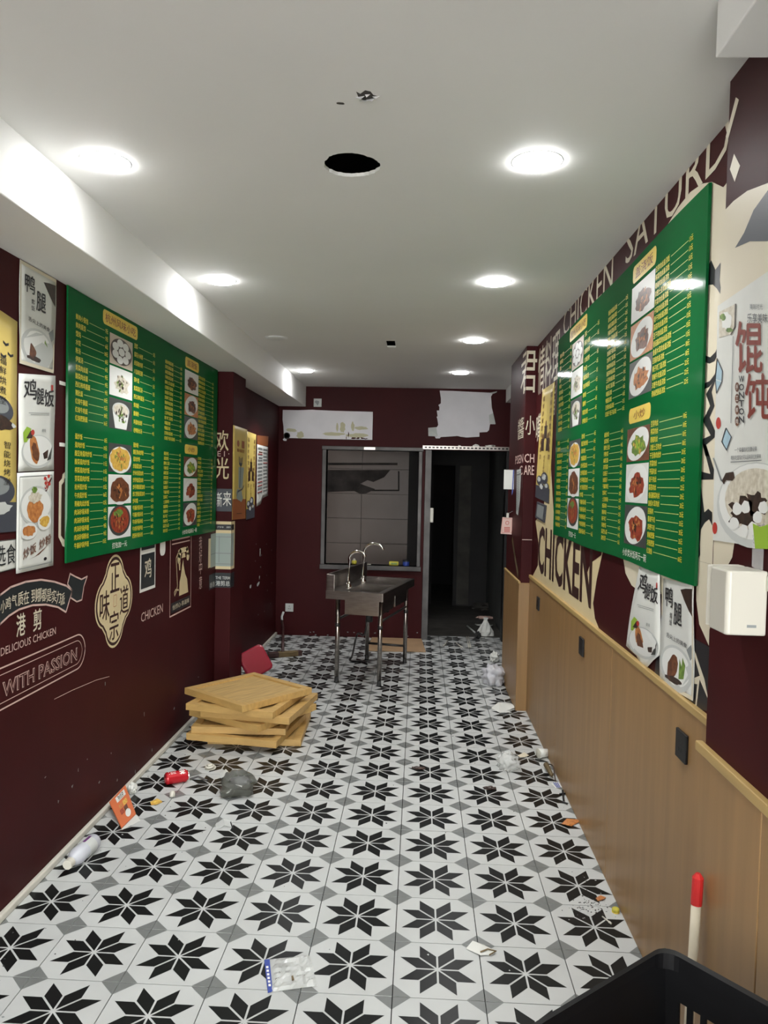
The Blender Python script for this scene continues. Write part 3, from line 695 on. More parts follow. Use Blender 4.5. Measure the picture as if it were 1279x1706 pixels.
mb = MB(); mb.box(.55, .72, 10.57, 10.6, .02, 1.95, 'concrete'); o = tag(mb.build('door_leaf', bevel=.004), 'dark narrow door leaf leaning at the corridor end', 'door')

# ================================================================== DOWNLIGHTS
def downlight(lit):
    root = thing('downlight', '', 'ceiling light')
    mb = MB(); mb.lathe([(.068, -.001), (.080, -.0015), (.083, 0)], (0, 0, 0), 'lampw', 40); mb.build('trim_ring', root, smooth=True, local=True)
    mb = MB(); mb.lathe([(.0735, -.002), (.0725, -.006), (.066, -.010), (.045, -.014), (.02, -.016), (.0001, -.0165)], (0, 0, 0), 'emit' if lit else 'lampoff', 40); mb.build('diffuser', root, smooth=True, local=True)
    if lit:                                     # the lamp's reflector throws most of its light downwards
        ld = bpy.data.lights.new('lamp_beam', 'SPOT'); ld.energy = SPOT_WATTS; ld.spot_size = math.radians(124); ld.spot_blend = .9; ld.shadow_soft_size = .06
        lo = bpy.data.objects.new('lamp_beam', ld); COL.objects.link(lo); lo.parent = root; lo.location = (0, 0, -.02)
    return root
lit0 = downlight(True); off0 = downlight(False)
LAMPS = [(-1.055, 2.50, 'lit round downlight nearest on the left, casting a bright scallop on the soffit'), (-1.055, 3.95, 'lit round downlight second along the left row beside the soffit'),
         (-1.08, 7.06, 'lit round downlight farthest along the left row near the back wall'), (.352, 2.49, 'lit round downlight nearest on the right, left of the menu board top'),
         (.362, 3.93, 'lit round downlight second along the right row'), (.365, 5.49, 'lit round downlight third along the right row'), (.352, 7.03, 'lit round downlight farthest along the right row near the back wall')]
for i, (x, y, lab) in enumerate(LAMPS):
    o = lit0 if i == 0 else copy_tree(lit0)
    o.location = (x, y, ZC); tag(o, lab, 'ceiling light', 'recessed ceiling downlights')
off0.location = (-1.05, 5.48, ZC); tag(off0, 'unlit round downlight between lit ones in the left row', 'ceiling light', 'recessed ceiling downlights')

# ================================================================== MENU BOARDS
BWID, BHGT = 2.42, 1.195
A1 = [('鲜肉小笼包', '7元'), ('鲜肉蒸饺', '7元'), ('馄饨', '6元'), ('水饺', '10元'), ('粉汤', '8元'), ('伊面汤', '6元'), ('青菜肉丝面', '9元'), ('酸菜肉丝面', '9元'), ('西红柿鸡蛋面', '9元'), ('猪肚面', '10元'), ('红烧牛腩面', '15元'), ('红烧牛肉面', '18元'), ('红烧肥肠面', '16元')]
A2 = [('蛋炒饭', '8元'), ('蛋肉炒饭', '10元'), ('酸豆角蛋肉炒饭', '11元'), ('酸菜蛋肉炒饭', '11元'), ('榨菜蛋肉炒饭', '11元'), ('芽菜蛋肉炒饭', '11元'), ('杭州蛋炒饭', '15元'), ('牛肉蛋炒饭', '16元'), ('青椒肉丝炒饭', '12元'), ('肉沫砂锅米粉', '8元'), ('肉沫砂锅米线', '9元'), ('肉沫砂锅伊面', '9元'), ('肉沫砂锅粉丝', '9元'), ('牛腩砂锅伊面', '15元')]
B1 = [('豆浆', '2元'), ('蛋花小米粥', '3元'), ('皮蛋瘦肉粥', '5元'), ('八宝绿豆粥', '3元'), ('茶叶蛋', '2元'), ('紫菜蛋花汤', '7元'), ('西红柿鸡蛋汤', '8元'), ('鲜肉粉', '7元'), ('酸辣粉', '8元'), ('鸡蛋肉丝粉', '9元'), ('老鸭粉丝汤', '9元')]
B2 = [('蛋炒粉', '8元'), ('酸豆角肉炒粉', '10元'), ('蛋肉炒粉', '10元'), ('炒面蛋加肉', '12元'), ('炒米线蛋加肉', '12元'), ('炒伊面蛋加肉', '12元'), ('炒手擀面蛋加肉', '16元'), ('炒刀削面蛋加肉', '16元'), ('炒年糕', '12元'), ('牛腩砂锅米粉', '15元'), ('牛腩砂锅米线', '15元'), ('牛肉砂锅米线', '16元'), ('牛肉砂锅伊面', '16元'), ('肥肠砂锅米线', '16元')]
C1 = [('番茄鸡蛋盖浇饭', '12元'), ('家常豆腐盖浇饭', '12元'), ('麻婆豆腐盖浇饭', '12元'), ('手撕包菜盖浇饭', '12元'), ('酸辣土豆丝盖浇饭', '12元'), ('红烧茄子盖浇饭', '12元'), ('鱼香茄子盖浇饭', '13元'), ('宫保鸡丁盖浇饭', '15元'), ('黄焖鸡块盖浇饭', '15元'), ('香菇鸡块盖浇饭', '15元'), ('土豆鸡块盖浇饭', '15元'), ('辣子鸡丁盖浇饭', '15元'), ('鸡腿盖浇饭', '16元'), ('鸭腿盖浇饭', '16元'), ('豆芽粉丝盖浇饭', '12元'), ('红烧豆干茄子盖浇饭', '15元')]
E1 = [('豆芽肉丝盖浇饭', '13元'), ('榨菜肉丝盖浇饭', '13元'), ('青椒肉丝盖浇饭', '15元'), ('洋葱土豆丝盖浇饭', '13元'), ('芹菜肉丝盖浇饭', '15元'), ('平菇肉丝盖浇饭', '15元'), ('香干肉丝盖浇饭', '15元'), ('蒜苔肉丝盖浇饭', '15元'), ('豆干肉丝盖浇饭', '15元'), ('香菇酸菜肉丝盖浇饭', '15元'), ('鱼香木耳肉丝盖浇饭', '15元'), ('回锅肉盖浇饭', '18元'), ('辣子肉丁盖浇饭', '18元'), ('青椒牛肉盖浇饭', '22元'), ('洋葱牛肉盖浇饭', '22元'), ('青椒肥肠盖浇饭', '22元')]
C2 = [('番茄炒蛋', '16元'), ('韭菜炒蛋', '16元'), ('酸辣土豆丝', '14元'), ('手撕包菜', '14元'), ('麻婆豆腐', '14元'), ('家常豆腐', '16元'), ('红烧茄子', '16元'), ('鱼香茄子', '16元'), ('干煸四季豆', '18元'), ('宫保鸡丁', '20元'), ('土豆烧鸡块', '22元'), ('香菇鸡块', '22元'), ('黄焖鸡块', '22元'), ('辣子鸡丁', '25元'), ('青椒炒蛋', '16元'), ('蒜泥空心菜', '14元'), ('清炒豆芽', '12元')]
E2 = [('豆芽肉丝', '18元'), ('榨菜肉丝', '18元'), ('青椒肉丝', '18元'), ('洋葱土豆肉丝', '18元'), ('干豆角肉丝炒', '20元'), ('芹菜肉丝', '20元'), ('平菇肉丝', '20元'), ('香干肉丝', '20元'), ('蒜苔肉丝', '22元'), ('香菇酸菜肉丝', '20元'), ('鱼香木耳肉丝', '20元'), ('回锅肉', '25元'), ('青椒牛肉', '35元'), ('洋葱牛肉', '35元'), ('青椒肥肠', '35元'), ('洋葱肥肠', '35元'), ('红烧鱼', '60元')]
def menu_board(root, pl, u0, v0):
    P = Pl(pl.pt(u0, v0, 0), pl.U, pl.W); t = .013
    mb = MB()                                    # a slightly rippled sheet on a thin backing
    nx, ny = 24, 12; vs = []
    rnd = random.Random(5)
    for j in range(ny+1):
        for i in range(nx+1):
            x, y = i/nx*BWID, j/ny*BHGT
            ed = .004*math.sin(x*5.1+y*3)*(1 if i in (0, nx) or j in (0, ny) else 0)
            vs.append(P.pt(x+(ed if i in (0, nx) else 0), y+(ed if j in (0, ny) else 0), t))
    n1 = len(vs); vs += [P.pt(i/nx*BWID, j/ny*BHGT, .004) for j in range(ny+1) for i in range(nx+1)]
    fs = []; W1 = nx+1
    for j in range(ny):
        for i in range(nx): fs.append((j*W1+i, j*W1+i+1, (j+1)*W1+i+1, (j+1)*W1+i))
    fs.append((n1, n1+nx, n1+ny*W1+nx, n1+ny*W1))
    ring = [i for i in range(W1)]+[j*W1+nx for j in range(1, ny+1)]+[ny*W1+i for i in range(nx-1, -1, -1)]+[j*W1 for j in range(ny-1, 0, -1)]
    for a, b in zip(ring, ring[1:]+ring[:1]): fs.append((a, b, n1+b, n1+a))
    mb.add(vs, fs, 'green'); mb.build('board_sheet', root)
    d = t+.0006
    txt = MB(); prc = MB(); lin = MB()
    def column(rows, ul, ur, va, vb, h):
        n = len(rows)
        for i, (a, b) in enumerate(rows):
            v = va+(vb-va)*i/(n-1)
            avail = ur-ul-.075; asp = min(.92, avail/(len(a)*h))
            _, wd = txt.line_text(P, a, ul, v, h, d, 'yellow', 'l', asp, .028)
            _, wp = prc.line_text(P, b, ur, v, h*.92, d, 'yellow', 'r', .85, .028)
            if ur-wp-.012 > ul+wd+.02: lin.rect(P, ul+wd+.012, v-.0012, ur-wp-.008, v+.0012, d, 'line')
    column(A1, .07, .415, 1.077, .635, .0275); column(A2, .07, .415, .554, .068, .0275)
    column(B1, .755, 1.07, 1.075, .630, .0275); column(B2, .755, 1.07, .552, .068, .0275)
    column(C1, 1.245, 1.565, 1.072, .620, .0235); column(C2, 1.24, 1.56, .528, .066, .0230)
    column(E1, 1.93, 2.305, 1.075, .630, .0240); column(E2, 1.935, 2.305, .522, .066, .0235)
    txt.build('dish_lettering', root); prc.build('price_lettering', root); lin.build('leader_line', root)
    for (a, b, c, e, st) in ((.355, 1.108, .80, 1.178, '杭州风味小吃'), (1.63, 1.100, 1.93, 1.168, '盖浇饭'), (1.64, .545, 1.925, .605, '小炒')):
        mb = MB(); mb.rrect(P, a, b, c, e, .022, d, 'plaque'); p = mb.build('heading_plaque', root)
        mb = MB(); k = len(st); wq = min((c-a)*.88, k*.075); cx = (a+c)/2; mb.text(P, st, cx-wq/2, b+.013, cx+wq/2, e-.013, d+.0006, 'redtxt', .015); mb.build('heading_lettering', p)
    mb = MB(); mb.text(P, '打包加一元', .49, .022, .68, .052, d, 'mwhite', .02); mb.text(P, '小炒类米饭两元一碗', 1.61, .020, 1.93, .050, d, 'mwhite', .02); mb.build('footer_lettering', root)
    # dish photos
    ph = [(.437, .935, .732, 1.082, 'pbg', 'food_dark', 'dumpling'), (.437, .782, .732, .925, 'plate', 'food_white', 'soup'), (.437, .620, .730, .770, 'pbgd', 'food_white', 'bowl'),
          (.435, .405, .732, .547, 'pbgd', 'food_yellow', 'rice'), (.435, .245, .730, .392, 'plate', 'food_brown', 'noodle'), (.434, .070, .731, .232, 'plate', 'food_red', 'pot'),
          (1.625, .945, 1.925, 1.085, 'plate', 'food_brown', 'steak'), (1.625, .795, 1.925, .935, 'food_orange', 'food_brown', 'plate2'), (1.625, .645, 1.925, .787, 'pbgd', 'food_orange', 'plate3'),
          (1.625, .395, 1.925, .525, 'food_brown', 'food_green', 'greens'), (1.625, .235, 1.925, .385, 'offwhite', 'food_red', 'oval'), (1.625, .070, 1.925, .225, 'pbgd', 'food_red', 'beef')]
    for k, (a, b, c, e, bg, fd, kind) in enumerate(ph):
        mb = MB(); mb.rect(P, a, b, c, e, d, bg); cx, cy, rx, ry = (a+c)/2, (b+e)/2, (c-a)/2, (e-b)/2; R = random.Random(k*7+1)
        if kind in ('rice', 'noodle'):
            mb.ell(P, cx, cy-.01, rx*.97, ry*.95, d+.0004, 'plate'); mb.blob(P, cx, cy-.005, rx*.9, ry*.85, d+.0008, fd, k, 26, .12)
        elif kind == 'pot':
            mb.ell(P, cx, cy+.01, rx*.95, ry*.98, d+.0004, 'pbgd'); mb.ell(P, cx, cy+.012, rx*.8, ry*.82, d+.0008, fd); mb.blob(P, cx-.02, cy+.045, rx*.4, ry*.25, d+.0010, 'food_green', k)
        elif kind == 'bowl':
            mb.poly(P, [(cx-rx*.75, cy+ry*.3), (cx+rx*.75, cy+ry*.3), (cx+rx*.5, cy-ry*.95), (cx-rx*.5, cy-ry*.95)], d+.0004, 'plate'); mb.ell(P, cx, cy+ry*.3, rx*.75, ry*.5, d+.0006, 'lgrey'); mb.ell(P, cx, cy+ry*.3, rx*.65, ry*.4, d+.0008, fd)
        elif kind == 'dumpling':
            mb.ell(P, cx, cy, rx*.95, ry*.88, d+.0004, 'food_dark'); 
            for q in range(8):
                an = q*math.pi/3.5; rr_ = 0 if q == 7 else .58; mb.ell(P, cx+rx*rr_*math.cos(an), cy+ry*rr_*math.sin(an), rx*.27, ry*.27, d+.0008, 'plate', 14)
        else:
            mb.ell(P, cx, cy, rx*.95, ry*.92, d+.0004, 'plate', rot=.15); mb.blob(P, cx+rx*.05, cy-ry*.1, rx*.66, ry*.62, d+.0008, fd, k, 20, .25)
        if kind != 'dumpling':
            cols = {'food_yellow': ('food_orange', 'food_green'), 'food_white': ('food_green', 'food_dark'), 'food_green': ('food_yellow', 'leafgreen')}.get(fd, ('food_dark', 'food_orange'))
            for q in range(26):
                an = R.uniform(0, 6.28); rr_ = R.uniform(0, .55)
                mb.blob(P, cx+rx*rr_*math.cos(an), cy-ry*.05+ry*rr_*math.sin(an), R.uniform(.006, .02), R.uniform(.003, .009), d+.0012+q*1e-5, cols[q % 2], q, 6, .4, R.uniform(0, 3))
        mb.build('dish_photo', root)
rootL = thing('menu_board', 'large green menu board with yellow prices on the left wall', 'menu board', LW.pt(3.225+BWID/2, 1.29, 0), 'green price boards')
menu_board(rootL, LW, 3.225, 1.288)
rootR = thing('menu_board', 'large green menu board with glossy lamp glare on the right wall', 'menu board', RW.pt(-4.735+BWID/2, 1.385, 0), 'green price boards')
menu_board(rootR, RW, -4.740, 1.375)

# ================================================================== POSTERS
def poster(name, label, pl, corners, kind, d=.002, wave=.0, ph=0, group=None, bottom=None):
    q = Quad(pl, corners, d, wave, ph)
    base = q.pt(.5, 0, 0); root = thing(name, label, 'poster', base, group)
    mb = MB(); nx, ny = 6, 14
    def grid(dd): return [q.pt(i/nx, (bottom(i/nx)*(1-j/ny)+j/ny) if bottom else j/ny, dd) for j in range(ny+1) for i in range(nx+1)]
    vs = grid(0)+grid(-.001); W1 = nx+1; n1 = W1*(ny+1); fs = []
    for j in range(ny):
        for i in range(nx):
            a = (j*W1+i, j*W1+i+1, (j+1)*W1+i+1, (j+1)*W1+i); fs += [a, tuple(n1+x for x in a)]
    ring = [i for i in range(W1)]+[j*W1+nx for j in range(1, ny+1)]+[ny*W1+i for i in range(nx-1, -1, -1)]+[j*W1 for j in range(ny-1, 0, -1)]
    for a, b in zip(ring, ring[1:]+ring[:1]): fs.append((a, b, n1+b, n1+a))
    paper = {'yellow': 'ypos', 'yellow2': 'ypos', 'fork': 'ypos', 'news': 'offwhite'}.get(kind, 'offwhite')
    mb.add(vs, fs, paper); sh = mb.build('sheet', root, smooth=True)
    P = MB(); T = MB(); e = .0009
    if kind == 'duck':
        P.rrect(q, .0, .0, 1, 1, .02, e*.5, 'ccream', 2, frame=.035)
        P.poly(q, [(.62, .90), (.78, .92), (.97, .93), (.97, .70), (.88, .74), (.74, .82)], e, 'food_dark'); P.poly(q, [(.8, .40), (.93, .46), (.97, .36), (.90, .32)], e, 'greyp')
        P.ell(q, .5, .2, .47, .20, e, 'lgrey'); P.ell(q, .5, .21, .40, .165, e*1.4, 'plate')
        P.blob(q, .42, .20, .17, .10, e*2, 'food_brown', 3, 20, .1, .5); P.poly(q, [(.60, .12), (.74, .14), (.78, .26), (.70, .32), (.68, .24), (.62, .30)], e*2, 'food_green'); P.blob(q, .45, .09, .25, .03, e*2, 'food_dark', 5)
        T.text(q, '鸭', .12, .72, .38, .90, e*2, 'blackp', .03); T.text(q, '腿', .42, .58, .68, .78, e*2, 'blackp', .03)
        T.text(q, '套', .29, .625, .38, .675, e*2, 'blackp', .01); T.text(q, '饭', .29, .56, .38, .61, e*2, 'blackp', .01)
        T.text(q, '舌尖上的美食', .22, .43, .82, .475, e*2, 'blackp', .01, fn=lambda a, b: (a, b+.06*(.5-a)))
    elif kind == 'chicken':
        P.ell(q, .52, .20, .46, .175, e, 'lgrey'); P.ell(q, .52, .21, .42, .155, e*1.4, 'plate')
        P.blob(q, .42, .22, .18, .11, e*2, 'food_orange', 4, 20, .15, -.7); P.blob(q, .44, .20, .12, .08, e*2.4, 'food_brown', 6, 16, .3, -.7)
        P.poly(q, [(.12, .30), (.10, .40), (.2, .46), (.32, .44), (.28, .36), (.2, .30)], e*1.8, 'leafgreen'); P.poly(q, [(.18, .34), (.30, .42), (.38, .40), (.34, .34)], e*2.2, 'food_dark'); P.ell(q, .36, .40, .05, .03, e*2.4, 'redp', 12)
        P.poly(q, [(.66, .18), (.82, .22), (.80, .13), (.70, .12)], e*2, 'food_dark'); P.poly(q, [(.78, .10), (.94, .26), (.90, .12)], e*2.2, 'pbgd')
        T.text(q, '鸡', .12, .74, .46, .95, e*2, 'blackp', .03); T.text(q, '腿', .46, .69, .66, .86, e*2, 'blackp', .03); T.text(q, '饭', .66, .67, .95, .85, e*2, 'blackp', .03)
        T.rect(q, .25, .60, .82, .605, e*2, 'greyp'); T.rect(q, .30, .582, .82, .587, e*2, 'greyp'); T.rect(q, .86, .83, .92, .90, e*2, 'redp'); T.text(q, '美味', .62, .40, .74, .44, e*2, 'greyp')
    elif kind == 'fried':
        P.rrect(q, .05, .035, .95, .965, .01, e, 'greyp', 1, frame=.008)
        for a in (.2, .8, 1.5, 2.2): P.stroke(q, [(.93, .93), (.78+.05*math.cos(a), .90-.05*math.sin(a)*2), (.70+.1*math.sin(a*3), .86+.07*math.cos(a*2))], .014, e, 'redp')
        for k, (a, b) in enumerate(((.74, .93), (.84, .95), (.76, .88), (.86, .87))): P.blob(q, a, b, .04, .02, e*1.2, 'redp', k)
        P.ell(q, .5, .66, .44, .20, e, 'lgrey'); P.ell(q, .5, .66, .40, .175, e*1.4, 'plate')
        P.blob(q, .46, .62, .22, .13, e*2, 'food_orange', 2, 20, .12); P.blob(q, .46, .74, .19, .06, e*2.4, 'food_white', 8); P.blob(q, .44, .82, .08, .035, e*2.8, 'food_green', 9)
        P.ell(q, .30, .405, .22, .085, e*2.8, 'plate'); P.blob(q, .30, .41, .17, .06, e*3.2, 'food_orange', 12, 18, .2); P.ell(q, .72, .48, .19, .085, e*2.8, 'plate'); P.blob(q, .72, .485, .15, .06, e*3.2, 'food_yellow', 13, 18, .2)
        P.poly(q, [(.30, .115), (.45, .13), (.85, .235), (.6, .15)], e, 'food_brown'); P.ell(q, .76, .09, .045, .018, e, 'blackp', 12)
        f = lambda a, b: (a, b+.16*(a-.5))
        T.text(q, '炒饭', .16, .18, .50, .285, e*2, 'food_brown', .03, fn=f); T.text(q, '炒粉', .58, .18, .92, .285, e*2, 'food_brown', .03, fn=f)
    elif kind == 'yellow':
        for k, (a, b) in enumerate(((.55, .90), (.75, .86), (.7, .80), (.85, .82))): P.stroke(q, [(a-.06, b+.008), (a, b), (a+.06, b+.01)], .012, e, 'blackp')
        P.ell(q, .62, .56, .30, .06, e, 'darkgreyp'); P.ell(q, .60, .575, .22, .035, e*1.5, 'greyp', 20); P.blob(q, .62, .50, .30, .035, e*1.4, 'food_dark', 3); P.ell(q, .62, .50, .36, .02, e*.8, 'lgrey')
        P.rect(q, 0, 0, 1, .14, e, 'darkgreyp'); P.ell(q, .6, .19, .36, .07, e*1.4, 'darkgreyp'); P.ell(q, .58, .21, .26, .04, e*1.8, 'greyp', 20); P.blob(q, .6, .11, .3, .035, e*2.2, 'lgrey', 8)
        for k, ch in enumerate('福鲜烘煮堂'): T.text(q, ch, .62, .80-.045*k-.035, .76, .80-.045*k, e*2, 'blackp', .01)
        for k, ch in enumerate('智能烧烤堂'): T.text(q, ch, .72, .42-.042*k-.033, .86, .42-.042*k, e*2, 'blackp', .01)
    elif kind == 'strip':
        P.rrect(q, 0, 0, 1, 1, .01, e, 'teal', 1, frame=.02); T.text(q, '选食', .1, .2, .96, .86, e*2, 'teal', .01)
    elif kind == 'yellow2':
        P.rect(q, 0, 0, 1, .12, e, 'darkgreyp')
        for k, (a, b) in enumerate(((.5, .63), (.32, .52), (.70, .52))):
            P.poly(q, [(a-.12, b-.08), (a+.12, b-.08), (a+.10, b+.01), (a+.13, b+.03), (a-.13, b+.03), (a-.10, b+.01)], e, 'food_dark'); P.ell(q, a, b+.045, .05, .03, e, 'food_brown', 12)
        for k, (a, b, r) in enumerate(((.25, .17, .2), (.6, .2, .24), (.45, .11, .2), (.8, .13, .16))): P.ell(q, a, b, r, r*.22, e*(1.4+.2*k), 'darkgreyp', 20); P.blob(q, a-.03, b+.01, r*.6, r*.12, e*(1.6+.2*k), 'lgrey', k)
        for x in (.2, .82):
            for k in range(9): T.text(q, '福鲜烘煮堂味美香浓'[k], x-.08, .93-.065*k-.045, x+.08, .93-.065*k, e*2, 'food_brown', .0)
        for k in range(6): T.text(q, '舌尖上的味道'[k], .46, .40-.032*k-.026, .56, .40-.032*k, e*2, 'food_brown', .0)
    elif kind == 'fork':
        P.rect(q, 0, 0, 1, .22, e*.6, 'brownorange'); P.ell(q, .35, .82, .09, .035, e, 'brownorange', 16); P.rect(q, .6, .78, .8, .86, e, 'brownorange')
        P.poly(q, [(.40, .68), (.43, .60), (.50, .58), (.62, .58), (.68, .61), (.70, .68), (.66, .68), (.64, .62), (.59, .61), (.58, .67), (.53, .67), (.52, .61), (.47, .62), (.45, .68)], e, 'darkgreyp'); P.stroke(q, [(.55, .60), (.53, .44), (.50, .33)], .035, e, 'darkgreyp'); P.poly(q, [(.4, .57), (.8, .57), (.72, .34), (.42, .34)], e*.4, 'sage')
        P.blob(q, .5, .26, .26, .075, e*1.4, 'sage', 4, 18, .3); P.stroke(q, [(.28, .25), (.35, .30), (.7, .33), (.82, .37)], .02, e*2, 'darkgreyp')
        T.text(q, '香福堂', .25, .73, .8, .765, e*2, 'brownorange', .02); T.rect(q, .3, .06, .7, .066, e*2, 'food_dark')
    elif kind == 'news':
        R = random.Random(2)
        for cx in (.06, .54):
            y = .95
            while y > .12:
                if R.random() < .35: h = R.uniform(.02, .07); P.rect(q, cx+R.uniform(0, .1), y-h, cx+.40, y, e, R.choice(['greyp', 'darkgreyp', 'food_brown']))
                else:
                    h = .05
                    for k in range(5): T.rect(q, cx, y-.008*k-.005, cx+.40, y-.008*k, e, 'greyp')
                if R.random() < .3: P.rect(q, cx, y-.015, cx+.4, y, e*1.5, 'redp')
                y -= h+.015
    P.build('picture', sh) if P.f else None
    if T.f: T.build('lettering', sh)
    return root
pq = lambda pl, *p: pl.pxs(p)
poster('poster', 'white duck-leg poster with a cream edge, topmost of the left-wall stack', LW, pq(LW, (30, 605), (88, 622), (92, 466), (31, 432)), 'duck', wave=.003, ph=1)
poster('poster', 'white chicken-leg rice poster in the middle of the left-wall stack', LW, pq(LW, (28, 786), (88, 783), (90, 626), (30, 622)), 'chicken', d=.003, wave=.002, ph=.3)
poster('poster', 'white fried rice and noodle poster at the bottom of the left-wall stack', LW, pq(LW, (25, 956), (87, 942), (88, 785), (27, 788)), 'fried', d=.0045)
poster('poster', 'yellow poster with black bowls and birds at the far left edge', LW, pq(LW, (-60, 893), (26, 885), (28, 536), (-55, 480)), 'yellow')
poster('poster', 'narrow white strip sign below the yellow bowl poster', LW, pq(LW, (-12, 957), (26, 947), (26, 898), (-12, 902)), 'strip')
tornb = lambda u: [.10, .06, .03, -.09, -.05, .05, .13][min(6, int(u*6+.5))]
poster('poster', 'crooked torn chicken-leg rice poster under the right menu board', RW, pq(RW, (1044, 1090), (1103, 1112), (1104, 957), (1068, 944)), 'chicken', d=.004, wave=.006, ph=2, bottom=tornb)
poster('poster', 'duck-leg poster with rounded plate beside the paper dispenser', RW, pq(RW, (1102, 1137), (1157, 1168), (1160, 968), (1105, 957)), 'duck', d=.003, wave=.003)
poster('poster', 'yellow poster with a dark fork on the left pillar side', LS, pq(LS, (386, 866), (408, 864), (411, 716), (388, 708)), 'fork', d=.002, wave=.001)
poster('poster', 'narrow yellow poster with dark figures beyond the left pillar', LW, pq(LW, (409, 866), (423, 862), (426, 724), (410, 718)), 'yellow2', d=.004)
poster('newspaper_sheet', 'white newspaper page pasted beyond the yellow posters', LW, pq(LW, (427, 838), (446, 828), (446, 745), (428, 740)), 'news', d=.002, bottom=lambda u: -.06 if u < .4 else .03)
poster('poster', 'tall yellow poster with three dark figures beside the right menu board', RW, pq(RW, (892, 828), (915, 839), (925, 636), (904, 650)), 'yellow2', d=.002, wave=.001)
# brown tape remains over the newspaper
mb = MB(); mb.poly(LW, LW.pxs([(428, 725), (447, 727), (446, 743), (428, 742)]), D1, 'brownorange'); pr('tape_mark_print', wall_left, mb)

# wonton poster on the near pillar
qz = Quad(CW, [CW.px(1189, 900), (-1.30, 1.545), (-1.30, CW.px(1196, 507)[1]+.02), CW.px(1197, 510)], .003)
root = thing('wonton_poster', 'white wonton poster with brush lettering on the near right pillar', 'poster', qz.pt(.5, 0, 0))
mb = MB(); mb.slab(qz, [(0, 0), (1, 0), (1, 1), (0, 1)], -.002, 0, 'offwhite'); sh = mb.build('sheet', root)
mb = MB(); e = .001
cw = lambda x, y: CW.px(x, y)
class Off:                             # same pillar plane, measured in photo pixels
    def pt(s, x, y, d=0): return CW.pt(*CW.px(x, y), .003+d)
OP = Off()
mb.poly(OP, [(1200, 520), (1228, 506), (1227, 545), (1222, 556), (1200, 563)], e, 'food_white'); mb.blob(OP, 1213, 535, 9, 16, e*1.5, 'plate', 3); mb.stroke(OP, [(1228, 506), (1227, 545), (1220, 558)], 2, e*1.6, 'food_dark'); mb.blob(OP, 1207, 528, 5, 6, e*1.8, 'food_green', 5); mb.blob(OP, 1218, 550, 6, 4, e*1.8, 'food_green', 6)
for pts in ([(1197, 597), (1206, 618), (1205, 636), (1196, 655), (1194, 632)], [(1212, 713), (1221, 728), (1213, 750), (1205, 736)]):
    mb.poly(OP, pts, e, 'ice'); mb.stroke(OP, pts+pts[:1], 1.5, e*1.5, 'darkgreyp'); mb.stroke(OP, [pts[0], pts[-1], pts[2]], 1, e*1.5, 'white')
for x, y in ((1199, 705), (1193, 880)): mb.ell(OP, x, y, 4, 10, e, 'redp', 16)
mb.ell(OP, 1262, 842, 66, 72, e*.5, 'lgrey'); mb.ell(OP, 1262, 836, 62, 64, e*.8, 'plate'); mb.ell(OP, 1262, 832, 52, 52, e, 'food_white')
mb.stroke(OP, [(1191, 763), (1204, 800), (1210, 806)], 2.5, e*1.5, 'greyp'); mb.poly(OP, [(1206, 800), (1212, 788), (1225, 786), (1227, 796), (1223, 801), (1213, 800), (1208, 807)], e*2, 'food_dark')
mb.blob(OP, 1240, 855, 26, 24, e*1.5, 'food_dark', 11, 22, .4); mb.blob(OP, 1262, 840, 20, 20, e*1.5, 'food_dark', 14, 22, .4)
for k, (x, y) in enumerate(((1231, 848), (1245, 845), (1226, 872), (1242, 885), (1266, 862), (1258, 880), (1275, 846))): mb.blob(OP, x, y, 8, 11, e*(1.8+.1*k), 'plate', k, 14, .15)
mb.poly(OP, [(1258, 872), (1270, 878), (1290, 872), (1290, 915), (1262, 914)], e*3, 'leafgreen')
mb.build('picture', sh)
mb = MB(); f = lambda a, b: (a, b)
def ptext(st, x0, y0, x1, y1, k, bold=.0): mb.text(OP, st, x0, y1, x1, y0, e*2.2, k, bold)
mb.text(OP, '馄', 1228, 622, 1274, 535, e*2.2, 'redtxt', .035); mb.text(OP, '饨', 1244, 698, 1288, 622, e*2.2, 'redtxt', .035)
mb.text(OP, '美味时光', 1252, 516, 1274, 506, e*2.2, 'greyp', .0); mb.text(OP, '乐享美味', 1248, 538, 1282, 522, e*2.2, 'darkgreyp', .0)
for k, ch in enumerate('WONTON'): mb.text(OP, ch, 1234, 637+13.5*k, 1243, 626+13.5*k, e*2.2, 'blackp', .02)
for k in range(4): mb.ell(OP, 1231, 645+19*k, 3.6, 8, e*2, 'food_brown', 16)
for k, ch in enumerate('手工鲜肉'): mb.text(OP, ch, 1229, 649+19*k, 1233, 641+19*k, e*2.4, 'white', .0)
mb.stroke(OP, [(1224.5, 560), (1220.5, 705)], .8, e*2, 'darkgreyp')
mb.text(OP, '一个幸福的时刻要记得', 1227, 754, 1264, 746, e*2.2, 'darkgreyp', .0, fn=lambda a, b: (a, b-(a-1227)*.06)); mb.text(OP, '唯有吃馄饨才可以品味到它的美味', 1221, 767, 1271, 759, e*2.2, 'darkgreyp', .0, fn=lambda a, b: (a, b-(a-1221)*.06)); mb.stroke(OP, [(1220, 770), (1272, 767)], 1, e*2, 'darkgreyp')
mb.build('lettering', sh)

